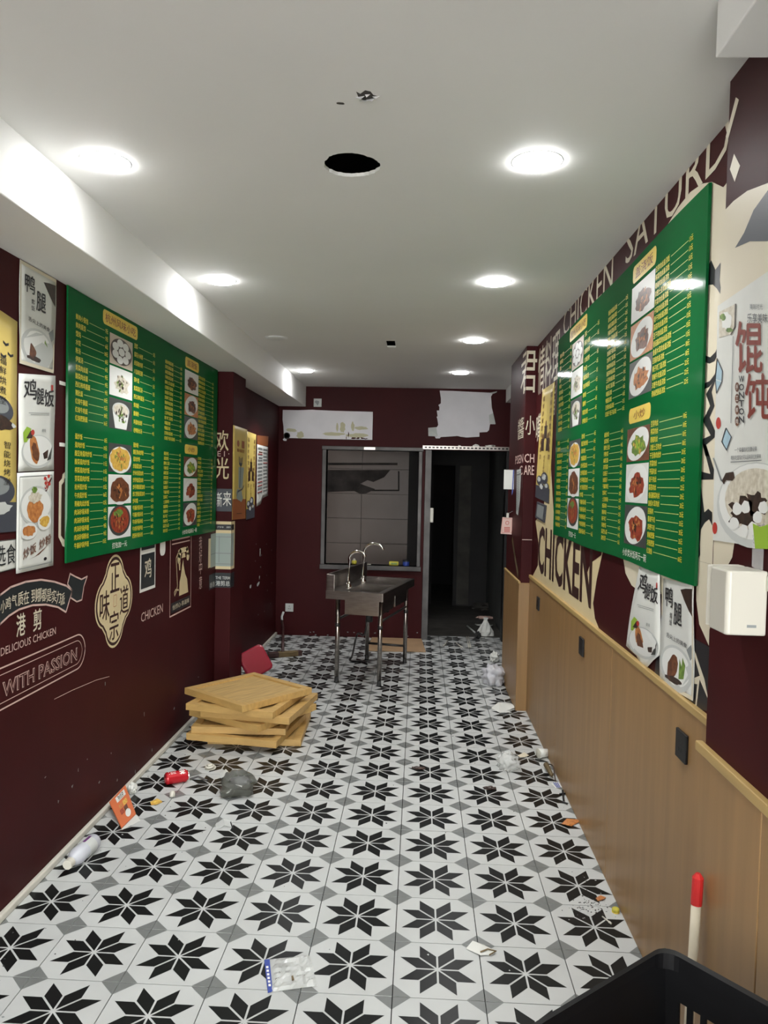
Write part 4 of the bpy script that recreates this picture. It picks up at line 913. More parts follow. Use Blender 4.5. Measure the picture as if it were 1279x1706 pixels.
# ================================================================== WALL FITTINGS
def plate_thing(name, label, cat, pl, u, v, wu, hv, dep, k, extra=None, group=None):
    root = thing(name, label, cat, pl.pt(u, v-hv/2, 0), group)
    mb = MB(); mb.slab(pl, [(u-wu/2, v-hv/2), (u+wu/2, v-hv/2), (u+wu/2, v+hv/2), (u-wu/2, v+hv/2)], .0005, dep, k); mb.build('face_plate', root, bevel=.002)
    if extra: extra(root)
    return root
def sockets(pl, u, v, d, k):
    def f(root):
        for q in ((0, .016), (-.009, -.012), (.009, -.012)):
            mb = MB(); mb.slab(pl, [(u+q[0]-.0025, v+q[1]-.006), (u+q[0]+.0025, v+q[1]-.006), (u+q[0]+.0025, v+q[1]+.006), (u+q[0]-.0025, v+q[1]+.006)], d-.001, d+.0006, k); mb.build('slot', root)
    return f
WP = Pl((XR-.014, 0, 0), (0, -1, 0), (0, 0, 1))
for (y, lab) in ((2.36, 'black socket plate on the wainscot nearest the viewer'), (3.81, 'black socket plate midway along the wooden wainscot'), (5.20, 'black socket plate on the wainscot next to the far pillar')):
    plate_thing('wall_socket', lab, 'socket', WP, -y, .875, .088, .088, .010, 'black', sockets(WP, -y, .875, .010, 'rubber'), 'black wainscot sockets')
u, v = BW.px(482, 1012)
plate_thing('wall_socket', 'pale socket plate low on the back wall left of the sink', 'socket', BW, u, v, .088, .088, .010, 'lgrey', sockets(BW, u, v, .010, 'dark'))
u, v = BW.px(529, 671)
def noteprint(root):
    mb = MB(); mb.blob(BW, u-.005, v, .03, .028, .0055, 'greyp', 3, 9, .5); mb.build('print', root)
plate_thing('wall_note', 'small pale card stuck high on the back wall near the soffit', 'note', BW, u, v, .085, .088, .004, 'lgrey', noteprint)
# framed small sign under the yellow poster (plain face)
root = thing('framed_sign', 'small dark framed notice below the tall yellow poster', 'sign', RW.pt(*RW.px(903, 870), 0))
qf = Quad(RW, pq(RW, (893, 862), (908, 871), (911, 842), (896, 836)), 0)
mb = MB(); mb.slab(qf, [(0, 0), (1, 0), (1, 1), (0, 1)], .0005, .008, 'darkgreyp'); mb.build('frame', root); mb = MB(); mb.rect(qf, .14, .12, .86, .88, .009, 'greyp'); mb.build('face', root)
# paper strip, white-blue card and pink tag at the far pillar
root = thing('paper_list', 'narrow printed paper list pasted on the far right pillar side', 'paper', CW.pt(*CW.px(864, 862), 0))
qf = Quad(CW, pq(CW, (860, 862), (865, 856), (868, 781), (861, 783)), .001)
mb = MB(); mb.slab(qf, [(0, .08), (.6, 0), (1, .3), (1, 1), (0, 1)], 0, .001, 'lgrey'); mb.build('sheet', root); mb = MB()
for k in range(22): mb.rect(qf, .1, .93-.038*k, .8, .945-.038*k, .002, 'greyp')
mb.rect(qf, 0, .88, 1, .90, .0022, 'darkgreyp'); mb.build('print', root)
def flag(name, label, cat, y, px0, py0, px1, py1, build):
    pl = Pl((0, y, 0), (1, 0, 0), (0, 0, 1)); a = pl.px(px0, py1); b = pl.px(px1, py0)
    root = thing(name, label, cat, pl.pt((a[0]+b[0])/2, a[1], 0)); build(root, pl, a[0], a[1], b[0], b[1]); return root
def b1(root, pl, u0, v0, u1, v1):
    mb = MB(); mb.slab(pl, [(u0, v0), (u1, v0), (u1, v1), (u0, v1)], 0, .004, 'offwhite'); mb.build('card', root, bevel=.001)
    mb = MB(); du = u1-u0; mb.slab(pl, [(u0+du*.74, v0-.05), (u0+du*.84, v0-.02), (u0+du*.90, v1), (u0+du*.80, v1)], .0045, .006, 'blue'); mb.build('blue_strap', root)
    mb = MB(); mb.box(u1-.002, XCOL, pl.o.y-.006, pl.o.y+.006, (v0+v1)/2-.01, (v0+v1)/2+.01, 'dsteel'); mb.build('bracket', root)
flag('hanging_card', 'white card with a blue strap hung at the far pillar edge', 'card', 6.22, 838.5, 783, 858, 815, b1)
def b2(root, pl, u0, v0, u1, v1):
    mb = MB(); sh = .012; mb.slab(pl, [(u0-sh, v0+.004), (u1-sh, v0), (u1, v1-.004), (u0, v1)], 0, .003, 'pink'); c = mb.build('tag_sheet', root)
    mb = MB(); cu = (u0+u1)/2-.005; cv = (v0+v1)/2
    mb.rrect(pl, u0-.003, v0+.012, u1-.01, v1-.01, .004, .0036, 'redp', 2, frame=.002); mb.rrect(pl, cu-.014, cv+.008, cu+.014, cv+.04, .013, .0036, 'redp', 5, frame=.004)
    for k in range(4): mb.rect(pl, cu-.024, v0+.02+.011*k, cu+.024, v0+.026+.011*k, .0036, 'redp')
    mb.build('print', c)
    mb = MB(); mb.box(cu-.008, cu+.012, pl.o.y-.008, pl.o.y+.004, v1-.004, v1+.035, 'whitepl'); mb.build('clip', root, bevel=.002)
    mb = MB(); mb.tube([(cu, pl.o.y, v1+.025), (XCOL, pl.o.y, v1+.05)], .002, 'dsteel', 6); mb.build('hook', root)
flag('hanging_tag', 'pink printed tag clipped below the white card at the far pillar', 'tag', 6.25, 836, 862, 855, 890, b2)

# paper dispenser on the near pillar
root = thing('paper_dispenser', 'white paper dispenser box mounted on the near right pillar', 'dispenser', (.72, 1.76, 1.345))
mb = MB(); y0, y1, z0, z1 = 1.69, 1.845, 1.345, 1.487
def pod(nm, prof, k, bev, za=z0, zb=z1):
    mb = MB(); vs = [(x, y, za) for x, y in prof]+[(x, y, zb) for x, y in prof]; n = len(prof)
    mb.add(vs, [tuple(range(n)), tuple(range(n, 2*n))]+[(i, (i+1) % n, n+(i+1) % n, n+i) for i in range(n)], k); mb.build(nm, root, bevel=bev)
pod('cover', [(XCOL-.001, y0), (.682, y0), (.676, y0+.006), (.676, y0+.092), (.684, y0+.104), (XCOL-.001, y0+.104)], 'whitepl', .004)
pod('paper_slot', [(XCOL-.001, y0+.104), (.692, y0+.104), (.692, y0+.118), (XCOL-.001, y0+.118)], mat('dispenser_slot', (.30, .27, .16), .5), 0, z0+.008, z1-.006)
pod('back_rim', [(XCOL-.001, y0+.118), (.688, y0+.118), (.680, y0+.128), (.690, y0+.140), (XCOL-.001, y1)], 'whitepl', .003)
mb = MB(); mb.box(XCOL-.006, XCOL-.001, y0-.012, y0, z0+.10, z1-.01, 'whitepl'); mb.build('hinge', root)
mb = MB(); mb.box(.722, .742, y0-.0008, y0+.001, z0+.018, z0+.024, 'greyp'); mb.build('maker_mark', root)
mb = MB(); a = CW.px(1262, 945); mb.slab(CW, [(a[0]-.02, a[1]), (a[0]+.035, a[1]-.01), (a[0]+.035, a[1]+.10), (a[0]-.02, a[1]+.09)], .004, .005, 'tape')
tag(mb.build('clear_tape', None), 'piece of clear tape above the white paper dispenser', 'tape')

# ================================================================== SINK
ang = math.radians(-13); LD = Vector((math.sin(-ang), math.cos(ang), 0)); SD = Vector((LD.y, -LD.x, 0)); SC = Vector((-.385, 6.66, 0)); UP = Vector((0, 0, 1))
sk = lambda s_, l, z: SC+SD*s_+LD*l+UP*z
root = thing('sink_stand', 'stainless steel double sink on four tubular legs', 'sink', SC)
hs, hl, zt = .24, .54, .785
mb = MB()
for (s0, s1, l0, l1) in ((-hs, -hs+.15, -hl, hl), (hs-.045, hs, -hl, hl), (-hs+.15, hs-.045, -hl, -hl+.05), (-hs+.15, hs-.045, hl-.05, hl), (-hs+.15, hs-.045, -.035, .035)):
    mb.obox(sk((s0+s1)/2, (l0+l1)/2, zt-.006), SD*(s1-s0)/2, LD*(l1-l0)/2, UP*.006, 'steel')
for (s0, l0, ds, dl) in ((0, -hl, hs, .006), (0, hl, hs, .006), (hs, 0, .006, hl)): mb.obox(sk(s0, l0, zt-.034), SD*ds, LD*dl, UP*.034, 'steel')
mb.build('rim', root)
for l0, l1 in ((-hl+.05, -.035), (.035, hl-.05)):
    mb = MB(); s0, s1, dep = -hs+.15, hs-.045, .19; lc = (l0+l1)/2; sc_ = (s0+s1)/2
    mb.obox(sk(sc_, lc, zt-dep), SD*(s1-s0)/2, LD*(l1-l0)/2, UP*.004, 'steel')
    for a, b, c, e in ((s0, lc, .003, (l1-l0)/2), (s1, lc, .003, (l1-l0)/2), (sc_, l0, (s1-s0)/2, .003), (sc_, l1, (s1-s0)/2, .003)): mb.obox(sk(a, b, zt-dep/2-.004), SD*c, LD*e, UP*(dep/2), 'steel')
    bw = mb.build('basin', root); p = sk(sc_, lc, zt-dep+.005)
    mb = MB(); mb.lathe([(.032, 0), (.03, .003), (.012, .002), (.0001, .001)], p, 'chrome', 18); mb.lathe([(.028, -.10), (.028, -.01)], p, 'rubber', 14); mb.build('drain', bw, smooth=True)
mb = MB(); mb.obox(sk(-hs+.01, 0, zt+.065), SD*.01, LD*hl, UP*.07, 'steel'); mb.obox(sk(-hs+.035, -hl+.003, zt+.06), SD*.035, LD*.003, UP*.07, 'steel'); mb.build('backsplash', root, bevel=.004)
for s0 in (-hs+.06, hs-.05):
    for l0 in (-hl+.13, hl-.08):
        mb = MB(); mb.tube([sk(s0, l0, .05), sk(s0, l0, .40), sk(s0, l0, zt-.07)], .019, 'steel', 14); lg = mb.build('leg', root, smooth=True)
        mb = MB(); mb.tube([sk(s0, l0, 0), sk(s0, l0, .012), sk(s0, l0, .06)], .022, 'rubber', 12, r2=.015); mb.build('foot', lg, smooth=True)
        mb = MB(); mb.tube([sk(s0, l0, .47), sk(s0, l0, .50)], .0215, 'dsteel', 14); mb.build('collar', lg, smooth=True)
for (a, b) in (((hs-.05, -hl+.13), (hs-.05, hl-.08)), ((-hs+.06, -hl+.13), (-hs+.06, hl-.08))):
    mb = MB(); mb.tube([sk(*a, .53), sk(*b, .53)], .011, 'dsteel', 10); mb.build('stretcher', root, smooth=True)
mb = MB(); mb.tube([sk(-hs+.06, hl-.08, .16), sk(hs-.05, hl-.08, .16)], .011, 'dsteel', 10); mb.build('stretcher', root, smooth=True)
def faucet(l0, hgt, rad, s0):
    b = sk(s0, l0, zt); pts = [b, b+UP*.06, b+UP*(hgt-rad)]
    for q in range(1, 13): a = math.pi*q/12*.86; pts.append(b+UP*(hgt-rad)+SD*(rad-rad*math.cos(a))+UP*rad*math.sin(a))
    mb = MB(); mb.tube(pts, .011, 'chrome', 12); f = mb.build('faucet', root, smooth=True)
    mb = MB(); mb.lathe([(.026, 0), (.026, .012), (.016, .03), (.014, .055)], b, 'chrome', 18); mb.tube([b+UP*.035, b+UP*.04-LD*.06], .007, 'chrome', 8); mb.build('faucet_base', f, smooth=True)
faucet(-.30, .31, .075, -hs+.115); faucet(.10, .35, .095, -hs+.12)
# cardboard, hose
mb = MB(); pts = FL.pxs([(611, 1085), (709, 1087), (702, 1061), (620, 1060)]); pts = [(x, min(y, 8.17)) for x, y in pts]
mb.slab(FL, pts, .001, .012, 'card'); tag(mb.build('cardboard_sheet', bevel=.003), 'flat brown cardboard sheet on the floor behind the sink', 'cardboard')
mb = MB(); h0 = FL.px(583, 1102); h1 = FL.px(620, 1106); b = sk(-.02, -.05, .60)
pts = [b, b+V(-.03, .0, -.25), V(h0[0]+.06, h0[1]+.05, .25), V(h0[0]+.02, h0[1], .06), V(h0[0], h0[1], .012), V((h0[0]+h1[0])/2, (h0[1]+h1[1])/2, .012), V(h1[0]-.05, h1[1], .012)]
def smooth_path(pts, n=6):
    P = [Vector(p) for p in pts]; P = [P[0]]+P+[P[-1]]; o = []
    for i in range(1, len(P)-2):
        for k in range(n):
            t = k/n; a, b, c, d_ = P[i-1], P[i], P[i+1], P[i+2]
            o.append(.5*((2*b)+(-a+c)*t+(2*a-5*b+4*c-d_)*t*t+(-a+3*b-3*c+d_)*t**3))
    return o+[P[-2]]
mb.tube(smooth_path(pts), .009, 'dsteel', 8); mb.build('drain_hose', root, smooth=True)

# things on the hatch sill
ZS = WZ0
def sill_x(px): return BW.px(px, 940)[0]
root = thing('sponge_pack', 'yellow sponge pack on the hatch sill right of the tall tap', 'sponge', (sill_x(655), YB+.05, ZS))
mb = MB(); x = sill_x(656); mb.box(x-.055, x+.05, YB+.02, YB+.08, ZS+.0005, ZS+.045, 'sponge'); mb.build('sponge', root, bevel=.012)
mb = MB(); mb.box(x-.035, x+.035, YB+.019, YB+.081, ZS+.012, ZS+.034, 'food_green'); mb.build('label_band', root, bevel=.003)
root = thing('blue_tin', 'small blue tin on the hatch sill beside the yellow sponge', 'tin', (sill_x(676), YB+.05, ZS))
mb = MB(); x = sill_x(676); mb.lathe([(.034, .0005), (.036, .004), (.036, .046), (.034, .05)], (x, YB+.05, ZS), 'blue', 24); mb.build('tin_body', root, smooth=True); mb = MB(); mb.lathe([(.037, .046), (.037, .06), (.034, .063)], (x, YB+.05, ZS), 'teal', 24); mb.build('lid', root)
root = thing('scrubber', 'pale yellow scrubber on the hatch sill behind the short tap', 'scrubber', (sill_x(589), YB+.06, ZS))
mb = MB(); x = sill_x(589); mb.lathe([(.02, .0005), (.028, .01), (.028, .035), (.02, .045)], (x, YB+.06, ZS), 'sponge', 16); mb.build('pad', root, smooth=True); mb = MB(); mb.lathe([(.014, .045), (.012, .06), (.006, .065)], (x, YB+.06, ZS), 'whitepl', 12); mb.build('knob', root)
mb = MB(); x = sill_x(608); mb.tube([(x-.05, YB+.05, ZS+.006), (x+.06, YB+.045, ZS+.006)], .005, 'whitepl', 8); tag(mb.build('white_stick', smooth=True), 'thin white stick lying on the hatch sill between the taps', 'stick')

# ================================================================== WOODEN TRAYS
def tray():
    root = thing('wooden_tray', '', 'tray'); S2, t, h = .295, .024, .042
    for k in range(4):
        mb = MB(); L = S2 if k % 2 == 0 else S2-2*t
        if k % 2 == 0: mb.box(-S2, S2, (S2-2*t) if k else -S2, S2 if k else -S2+2*t, 0, h, 'tray')
        else: mb.box((S2-2*t) if k == 1 else -S2, S2 if k == 1 else -S2+2*t, -S2+2*t, S2-2*t, 0, h, 'tray')
        mb.build('frame_rail', root, bevel=.002, local=True)
    mb = MB(); mb.box(-S2+2*t, S2-2*t, -S2+2*t, S2-2*t, .004, .030, 'trayp'); mb.build('panel', root, local=True)
    return root
tr0 = tray()
TR = [(-1.010, 5.000, 2.0, 'bottom wooden tray of the stack, only one corner showing on the right'), (-1.075, 4.880, -9.1, 'second wooden tray from the floor with a cracked front rail'), (-1.100, 4.945, 2.2, 'third wooden tray from the floor in the stack'),
      (-1.060, 4.965, -29.5, 'fourth wooden tray from the floor, turned askew'), (-1.005, 4.945, -9.7, 'fifth wooden tray from the floor, jutting out to the right'), (-1.085, 4.920, -12.3, 'second wooden tray from the top of the stack'),
      (-1.095, 4.955, -37.7, 'topmost wooden tray of the stack with its panel showing')]
for i, (x, y, a, lab) in enumerate(TR):
    o = tr0 if i == 0 else copy_tree(tr0); o.location = (x, y, i*.0424+.0006); o.rotation_euler.z = math.radians(a); tag(o, lab, 'tray', 'square wooden trays in the stack')

# red stool lying behind the trays
root = thing('red_stool', 'red plastic stool tipped over behind the wooden trays', 'stool', (-1.27, 6.30, 0), rot=(0, 0, 0))
RM = Matrix.Translation((-1.325, 6.23, .165)) @ Matrix.Rotation(math.radians(28), 4, 'Z') @ Matrix.Rotation(math.radians(68), 4, 'X') @ Matrix.Rotation(math.radians(24), 4, 'Z')
def rounded(w_, h_, r, n=6):
    o = []
    for cx, cy, a0 in ((w_-r, h_-r, 0), (-w_+r, h_-r, 90), (-w_+r, -h_+r, 180), (w_-r, -h_+r, 270)):
        for q in range(n+1): a = math.radians(a0+90*q/n); o.append((cx+r*math.cos(a), cy+r*math.sin(a)))
    return o
mb = MB(); rings = [(.112, -.02), (.118, .0), (.115, .014), (.104, .022)]; vs = []; 
for s_, z in rings: vs += [RM @ Vector((x, y, z)) for x, y in rounded(s_, s_, .04)]
n = 28; fs = [(i*n+q, i*n+(q+1) % n, (i+1)*n+(q+1) % n, (i+1)*n+q) for i in range(3) for q in range(n)]+[tuple(range(n)), tuple(range(3*n, 4*n))]
mb.add(vs, fs, 'redpl'); mb.build('seat', root, smooth=False, bevel=.004)
for sx in (-1, 1):
    for sy in (-1, 1):
        mb = MB(); mb.tube([RM @ Vector((sx*.085, sy*.085, -.02)), RM @ Vector((sx*.10, sy*.10, -.22))], .016, 'redpl', 8); mb.build('leg', root, smooth=True)

# wooden squeegee lying by the back left corner
root = thing('floor_squeegee', 'dark wooden push broom lying in the back left corner', 'broom', (-1.25, 7.2, 0))
a, b = FL.px(446, 1096), FL.px(502, 1092); mb = MB(); A, B = V(*a, .025), V(*b, .025); dd = (B-A).normalized(); nn = V(-dd.y, dd.x, 0)
mb.obox((A+B)/2, (B-A)/2, nn*.03, V(0, 0, .024), 'darkwood'); mb.build('head', root, bevel=.006); mb = MB(); mb.obox((A+B)/2+dd*.03, (B-A)*.30, nn*.031, V(0, 0, .0245), 'olive'); mb.build('worn_block', root, bevel=.006)
mb = MB(); mb.tube([(A+B)/2-dd*.02+V(0, 0, .02), V(-1.40, 7.95, .13), V(-1.44, 8.10, .17)], .014, 'darkwood', 10); mb.build('handle', root, smooth=True)
mb = MB(); mb.tube([V(-1.44, 8.10, .17), V(-1.45, 8.14, .21), V(-1.435, 8.16, .26)], .012, 'lgrey', 8); mb.build('torn_wrap', root, smooth=True)

# ================================================================== FLOOR LITTER
def crumple(name, label, cat, c, size, seed, k, rough=.35, freq=3.0, sub=3, parent=None, flat=True):
    film = k.endswith('bag')
    bm = bmesh.new(); bmesh.ops.create_icosphere(bm, subdivisions=sub, radius=1)
    for v in bm.verts:
        p = v.co*freq+Vector((seed*3.1, seed*1.7, 0)); f = 1+rough*mnoise.noise(p)+rough*.6*abs(mnoise.noise(p*2.3))
        v.co = Vector((v.co.x*size[0]*f, v.co.y*size[1]*f, max(v.co.z*size[2]*f, -size[2]*.75) if flat else v.co.z*size[2]*f))
    mz = min(v.co.z for v in bm.verts)
    for v in bm.verts: v.co.z += -mz+.0008
    me = bpy.data.meshes.new(name); bm.to_mesh(me); bm.free(); me.materials.append(M[k]); me.polygons.foreach_set('use_smooth', [film]*len(me.polygons)); o = bpy.data.objects.new(name, me); COL.objects.link(o); o.location = c
    if parent is not None: o.parent = parent; o.location = Vector(c)-parent.location
    else: tag(o, label, cat)
    return o
def fl(px, py, z=0): p = FL.px(px, py); return V(p[0], p[1], z)
# can
a, b = fl(268, 1312), fl(313, 1304); dd = (b-a).normalized(); c = (a+b)/2+V(0, .03, .033)
root = thing('drink_can', 'red drink can lying on its side near the left wall', 'can', (c.x, c.y, 0))
Rm = Matrix.Translation(c) @ dd.to_track_quat('X', 'Z').to_matrix().to_4x4()
mb = MB(); n = 28; prof = [(.024, -.062), (.031, -.056), (.033, -.050), (.033, .050), (.027, .060)]
def lathe_m(prof, k, mtx, n=28):
    t = MB(); t.lathe(prof, (0, 0, 0), k, n, 'x'); t.v = [tuple(mtx @ Vector(p)) for p in t.v]; return t
lathe_m(prof, 'canred', Rm).build('can_body', root, smooth=False)
lathe_m([(.027, .060), (.028, .0635), (.0245, .0635), (.0235, .0605), (.0001, .0605)], 'chrome', Rm).build('can_top', root)
class Cyl:
    def pt(s, u, v, d=0): a = v/.033; return Rm @ Vector((u, (.0334+d)*math.sin(a)*-1, (.0334+d)*math.cos(a)))
mb = MB(); mb.text(Cyl(), '茶', .012, -.004, .044, .030, .0002, 'white', .03); mb.rect(Cyl(), -.045, .0, -.04, .02, .0002, 'white'); mb.text(Cyl(), '正红', -.036, .006, -.006, .022, .0002, 'white', .0); mb.build('lettering', root)
# smoky plastic bag
c = fl(396, 1322); root = thing('plastic_bag', 'dark smoky crumpled plastic bag on the floor left of centre', 'bag', c)
crumple('film', '', '', c, (.085, .075, .062), 5, 'smokebag', .42, 1.7, 4, root); crumple('contents', '', '', c+V(.012, .012, .05), (.05, .03, .018), 8, 'milkbag', .5, 3, 3, root)
# orange packet
q4 = [fl(172, 1352, .045), fl(202, 1382, .002), fl(226, 1358, .002), fl(196, 1324, .05)]
q4[0].x = max(q4[0].x, -1.505); q4[3].x = max(q4[3].x, -1.505)
root = thing('orange_packet', 'orange printed food packet propped against the left skirting', 'packet', (q4[1].x, q4[1].y, 0))
nrm = (q4[1]-q4[0]).cross(q4[2]-q4[1]).normalized(); nrm = nrm if nrm.z > 0 else -nrm
class Bil:
    def __init__(s, q, n): s.q = q; s.n = n
    def pt(s, u, v, d=0): a, b, c, e = s.q; return (1-u)*(1-v)*a+u*(1-v)*b+u*v*c+(1-u)*v*e+s.n*d
PB = Bil(q4, nrm)
mb = MB(); mb.slab(PB, [(0, 0), (1, 0), (1, 1), (0, 1)], 0, .006, 'orange'); mb.build('wrapper', root, bevel=.002)
mb = MB(); e = .0066; mb.rect(PB, .08, .30, .26, .85, e, 'offwhite'); mb.ell(PB, .78, .62, .12, .16, e, 'offwhite'); mb.rect(PB, .35, .55, .5, .8, e, 'food_yellow'); mb.rect(PB, .52, .5, .7, .72, e, 'food_brown'); mb.rect(PB, .36, .3, .5, .5, e, 'food_orange'); mb.rect(PB, .52, .26, .68, .46, e, 'food_red'); mb.build('label_print', root)
mb = MB(); mb.text(PB, '501', .10, .40, .24, .75, e+.0005, 'blackp', .02); mb.build('lettering', root)
p = [fl(203, 1383), fl(234, 1368), fl(224, 1354), fl(200, 1372)]; mb = MB(); mb.slab(Bil(p, V(0, 0, 1)), [(0, 0), (1, 0), (1, 1), (0, 1)], .0006, .0016, 'offwhite'); tag(mb.build('paper_sheet'), 'white paper sheet tucked under the orange packet', 'paper')
c = fl(186, 1330); crumple('paper_wad', 'crumpled white tissue behind the orange packet', 'tissue', (max(c.x, -1.475), c.y+.075, 0), (.022, .026, .03), 3, 'offwhite')
# white bottle rolled against the skirting
a, b = fl(108, 1452), fl(160, 1412); a.x = max(a.x+.02, -1.462); b.x = max(b.x, -1.462); a.z = b.z = .038; dd = (b-a).normalized(); c = (a+b)/2
Rb = Matrix.Translation(c) @ dd.to_track_quat('X', 'Z').to_matrix().to_4x4()
root = thing('plastic_bottle', 'pale crushed plastic bottle lying along the left skirting', 'bottle', (c.x, c.y, 0))
lathe_m([(.018, -.115), (.019, -.095), (.030, -.075), (.037, -.05), (.035, -.01), (.037, .03), (.036, .085), (.03, .095)], 'bottle', Rb).build('bottle_body', root, smooth=True)
lathe_m([(.020, -.128), (.021, -.112), (.021, -.100)], 'whitepl', Rb).build('cap', root)
lathe_m([(.0372, .0), (.0378, .02), (.0375, .055)], 'lgrey', Rb).build('label_band', root)
mb = MB(); mb.obox(c+V(0, 0, .0376)+dd*.03, dd*.028, V(-dd.y, dd.x, 0)*.006, V(0, 0, .0006), mat('purple_print', (.14, .04, .16), .4)); mb.build('label_stripe', root)
# clear snack bag with a blue strip
class Px:
    def pt(s, x, y, d=0): p = FL.px(x, y); return V(p[0], p[1], d+.0008)
XP = Px(); root = thing('clear_snack_bag', 'empty clear snack bag with a blue printed strip near the bottom', 'bag', fl(485, 1640))
rng = random.Random(4); mb = MB(); nx, ny = 14, 12; vs = []
TL, TRp, BR, BL = (447, 1600), (516, 1593), (528, 1644), (452, 1654)
for j in range(ny+1):
    for i in range(nx+1):
        u, v = i/nx, j/ny; x = (1-u)*(1-v)*BL[0]+u*(1-v)*BR[0]+u*v*TRp[0]+(1-u)*v*TL[0]; y = (1-u)*(1-v)*BL[1]+u*(1-v)*BR[1]+u*v*TRp[1]+(1-u)*v*TL[1]
        vs.append(XP.pt(x, y, .002+.012*abs(mnoise.noise(Vector((u*5, v*5, 2))))*(1 if 0 < i < nx and 0 < j < ny else .2)))
fs = [(j*(nx+1)+i, j*(nx+1)+i+1, (j+1)*(nx+1)+i+1, (j+1)*(nx+1)+i) for j in range(ny) for i in range(nx)]
mb.add(vs, fs, 'clearbag'); mb.build('film', root, solid=.0006)
mb = MB(); mb.slab(XP, [(440, 1601), (449, 1600), (454, 1653), (446, 1655)], .001, .004, 'blue'); st_ = mb.build('blue_strip', root)
mb = MB()
for k in range(6): mb.slab(XP, [(442+.8*k+1, 1612+6*k), (446+.8*k+1, 1612+6*k), (446+.8*k+1, 1615.5+6*k), (442+.8*k+1, 1615.5+6*k)], .0042, .0046, 'white')
mb.build('lettering', st_)
mb = MB(); mb.slab(XP, [(485, 1630), (488, 1629), (490, 1636), (486, 1637)], .006, .008, 'olive'); mb.build('crumb', root)
# paper scraps etc. (each its own thing)
def scrap(name, label, cat, pts, z, k, lift=0, th=.0012):
    mb = MB(); n = len(pts); vs = [XP.pt(x, y, .0004+(lift if i % 2 else 0)) for i, (x, y) in enumerate(pts)]; vs += [v+V(0, 0, th) for v in vs]
    mb.add(vs, [tuple(range(n)), tuple(range(n, 2*n))]+[(i, (i+1) % n, n+(i+1) % n, n+i) for i in range(n)], k); return tag(mb.build(name), label, cat)
scrap('paper_scrap', 'torn white paper scrap on the floor at lower right', 'paper', [(776, 1581), (787, 1570), (806, 1575), (826, 1588), (818, 1592), (800, 1594)], 0, 'offwhite', .004)
mb = MB(); mb.tube([XP.pt(800, 1590, .008), XP.pt(812, 1586, .010), XP.pt(826, 1588, .007), XP.pt(815, 1594, .006)], .0025, 'olive', 6); tag(mb.build('dry_twig', smooth=True), 'short dry twig on the torn paper scrap at lower right', 'twig')
scrap('printed_card', 'small white card with blue lines beside the wainscot', 'card', [(917, 1306), (928, 1303), (937, 1312), (925, 1314)], 0, 'offwhite').name = 'printed_card'
mb = MB()
for k in range(3): mb.slab(XP, [(921+3*k, 1304.6), (922.5+3*k, 1304.3), (929+2.4*k, 1313), (927.5+2.4*k, 1313.3)], .0022, .0026, 'blue')
mb.build('blue_lines', bpy.data.objects['printed_card'])
root = thing('black_clip', 'small black plastic clip on the floor by the wainscot', 'clip', fl(938, 1332)); mb = MB(); mb.tube([XP.pt(937, 1319, .006), XP.pt(939, 1339, .006)], .0055, 'black', 8); mb.build('shaft', root); mb = MB(); mb.tube([XP.pt(932, 1325, .006), XP.pt(943, 1324, .006)], .005, 'black', 8); mb.build('bar', root); mb = MB(); mb.tube([XP.pt(936, 1338, .006), XP.pt(945, 1341, .006)], .005, 'black', 8); mb.build('prong', root)
scrap('candy_wrapper', 'orange and red candy wrapper on the floor by the wainscot', 'wrapper', [(935, 1373), (944, 1367), (965, 1366), (968, 1370), (952, 1377), (944, 1378)], 0, 'food_orange', .008)
root = thing('bottle_cap', 'small yellow bottle cap at the foot of the wainscot', 'cap', fl(1031, 1522)); c = fl(1031, 1520); c.x = min(c.x, .81); mb = MB(); mb.lathe([(.013, .0008), (.0145, .003), (.0145, .014), (.011, .017)], c, 'sponge', 18); mb.build('cap_shell', root, smooth=True); mb = MB(); mb.lathe([(.0152, .0008), (.0152, .004), (.0145, .0042)], c, 'plaque', 18); mb.build('cap_ring', root)
mb = MB(); mb.tube([XP.pt(1003, 1529, .004), XP.pt(1018, 1541, .004)], .0028, 'whitepl', 8); mb.tube([XP.pt(1014, 1538, .004), XP.pt(1018, 1541, .004)], .0042, 'whitepl', 8); tag(mb.build('cotton_swab', smooth=True), 'white cotton swab on a black star near the wainscot', 'swab')
scrap('bark_chip', 'small tan chip near the foot of the wainscot', 'chip', [(992, 1498), (1000, 1495), (1009, 1497), (1004, 1501), (996, 1502)], 0, 'food_orange', .004, .004)
# clear crumpled bag, ring, bottle neck by wainscot
crumple('clear_bag', 'crumpled clear bag on the tiles right of centre', 'bag', fl(846, 1280), (.055, .06, .05), 11, 'clearbag', .5, 2.6, 4)
root = thing('paper_cup', 'crushed white paper cup lying by the wainscot', 'cup', fl(906, 1262)); c = fl(905, 1262, .028); R2 = Matrix.Translation(c) @ Matrix.Rotation(math.radians(200), 4, 'Z')
lathe_m([(.022, -.03), (.030, .035)], 'offwhite', R2 , 20).build('cup_wall', root, smooth=True, solid=.001); lathe_m([(.030, .034), (.0325, .036), (.030, .038)], 'whitepl', R2, 20).build('cup_rim', root, smooth=True)
root = thing('food_skewer', 'bent dark skewer with a wrapper against the wainscot', 'skewer', fl(917, 1280)); mb = MB(); mb.tube(smooth_path([V(.800, 4.52, .02), V(.812, 4.40, .05), V(.806, 4.28, .012)]), .004, 'food_dark', 6); mb.build('stick', root, smooth=True); mb = MB(); mb.tube([V(.790, 4.50, .022), V(.795, 4.34, .022)], .017, 'olive', 8, r2=.010); mb.build('wrapper', root, smooth=True)
scrap('paper_napkin', 'flat pale napkin on the tiles in front of the crushed cup', 'napkin', [(862, 1259), (873, 1255), (881, 1259), (874, 1263), (866, 1262)], 0, 'ccream', .004)
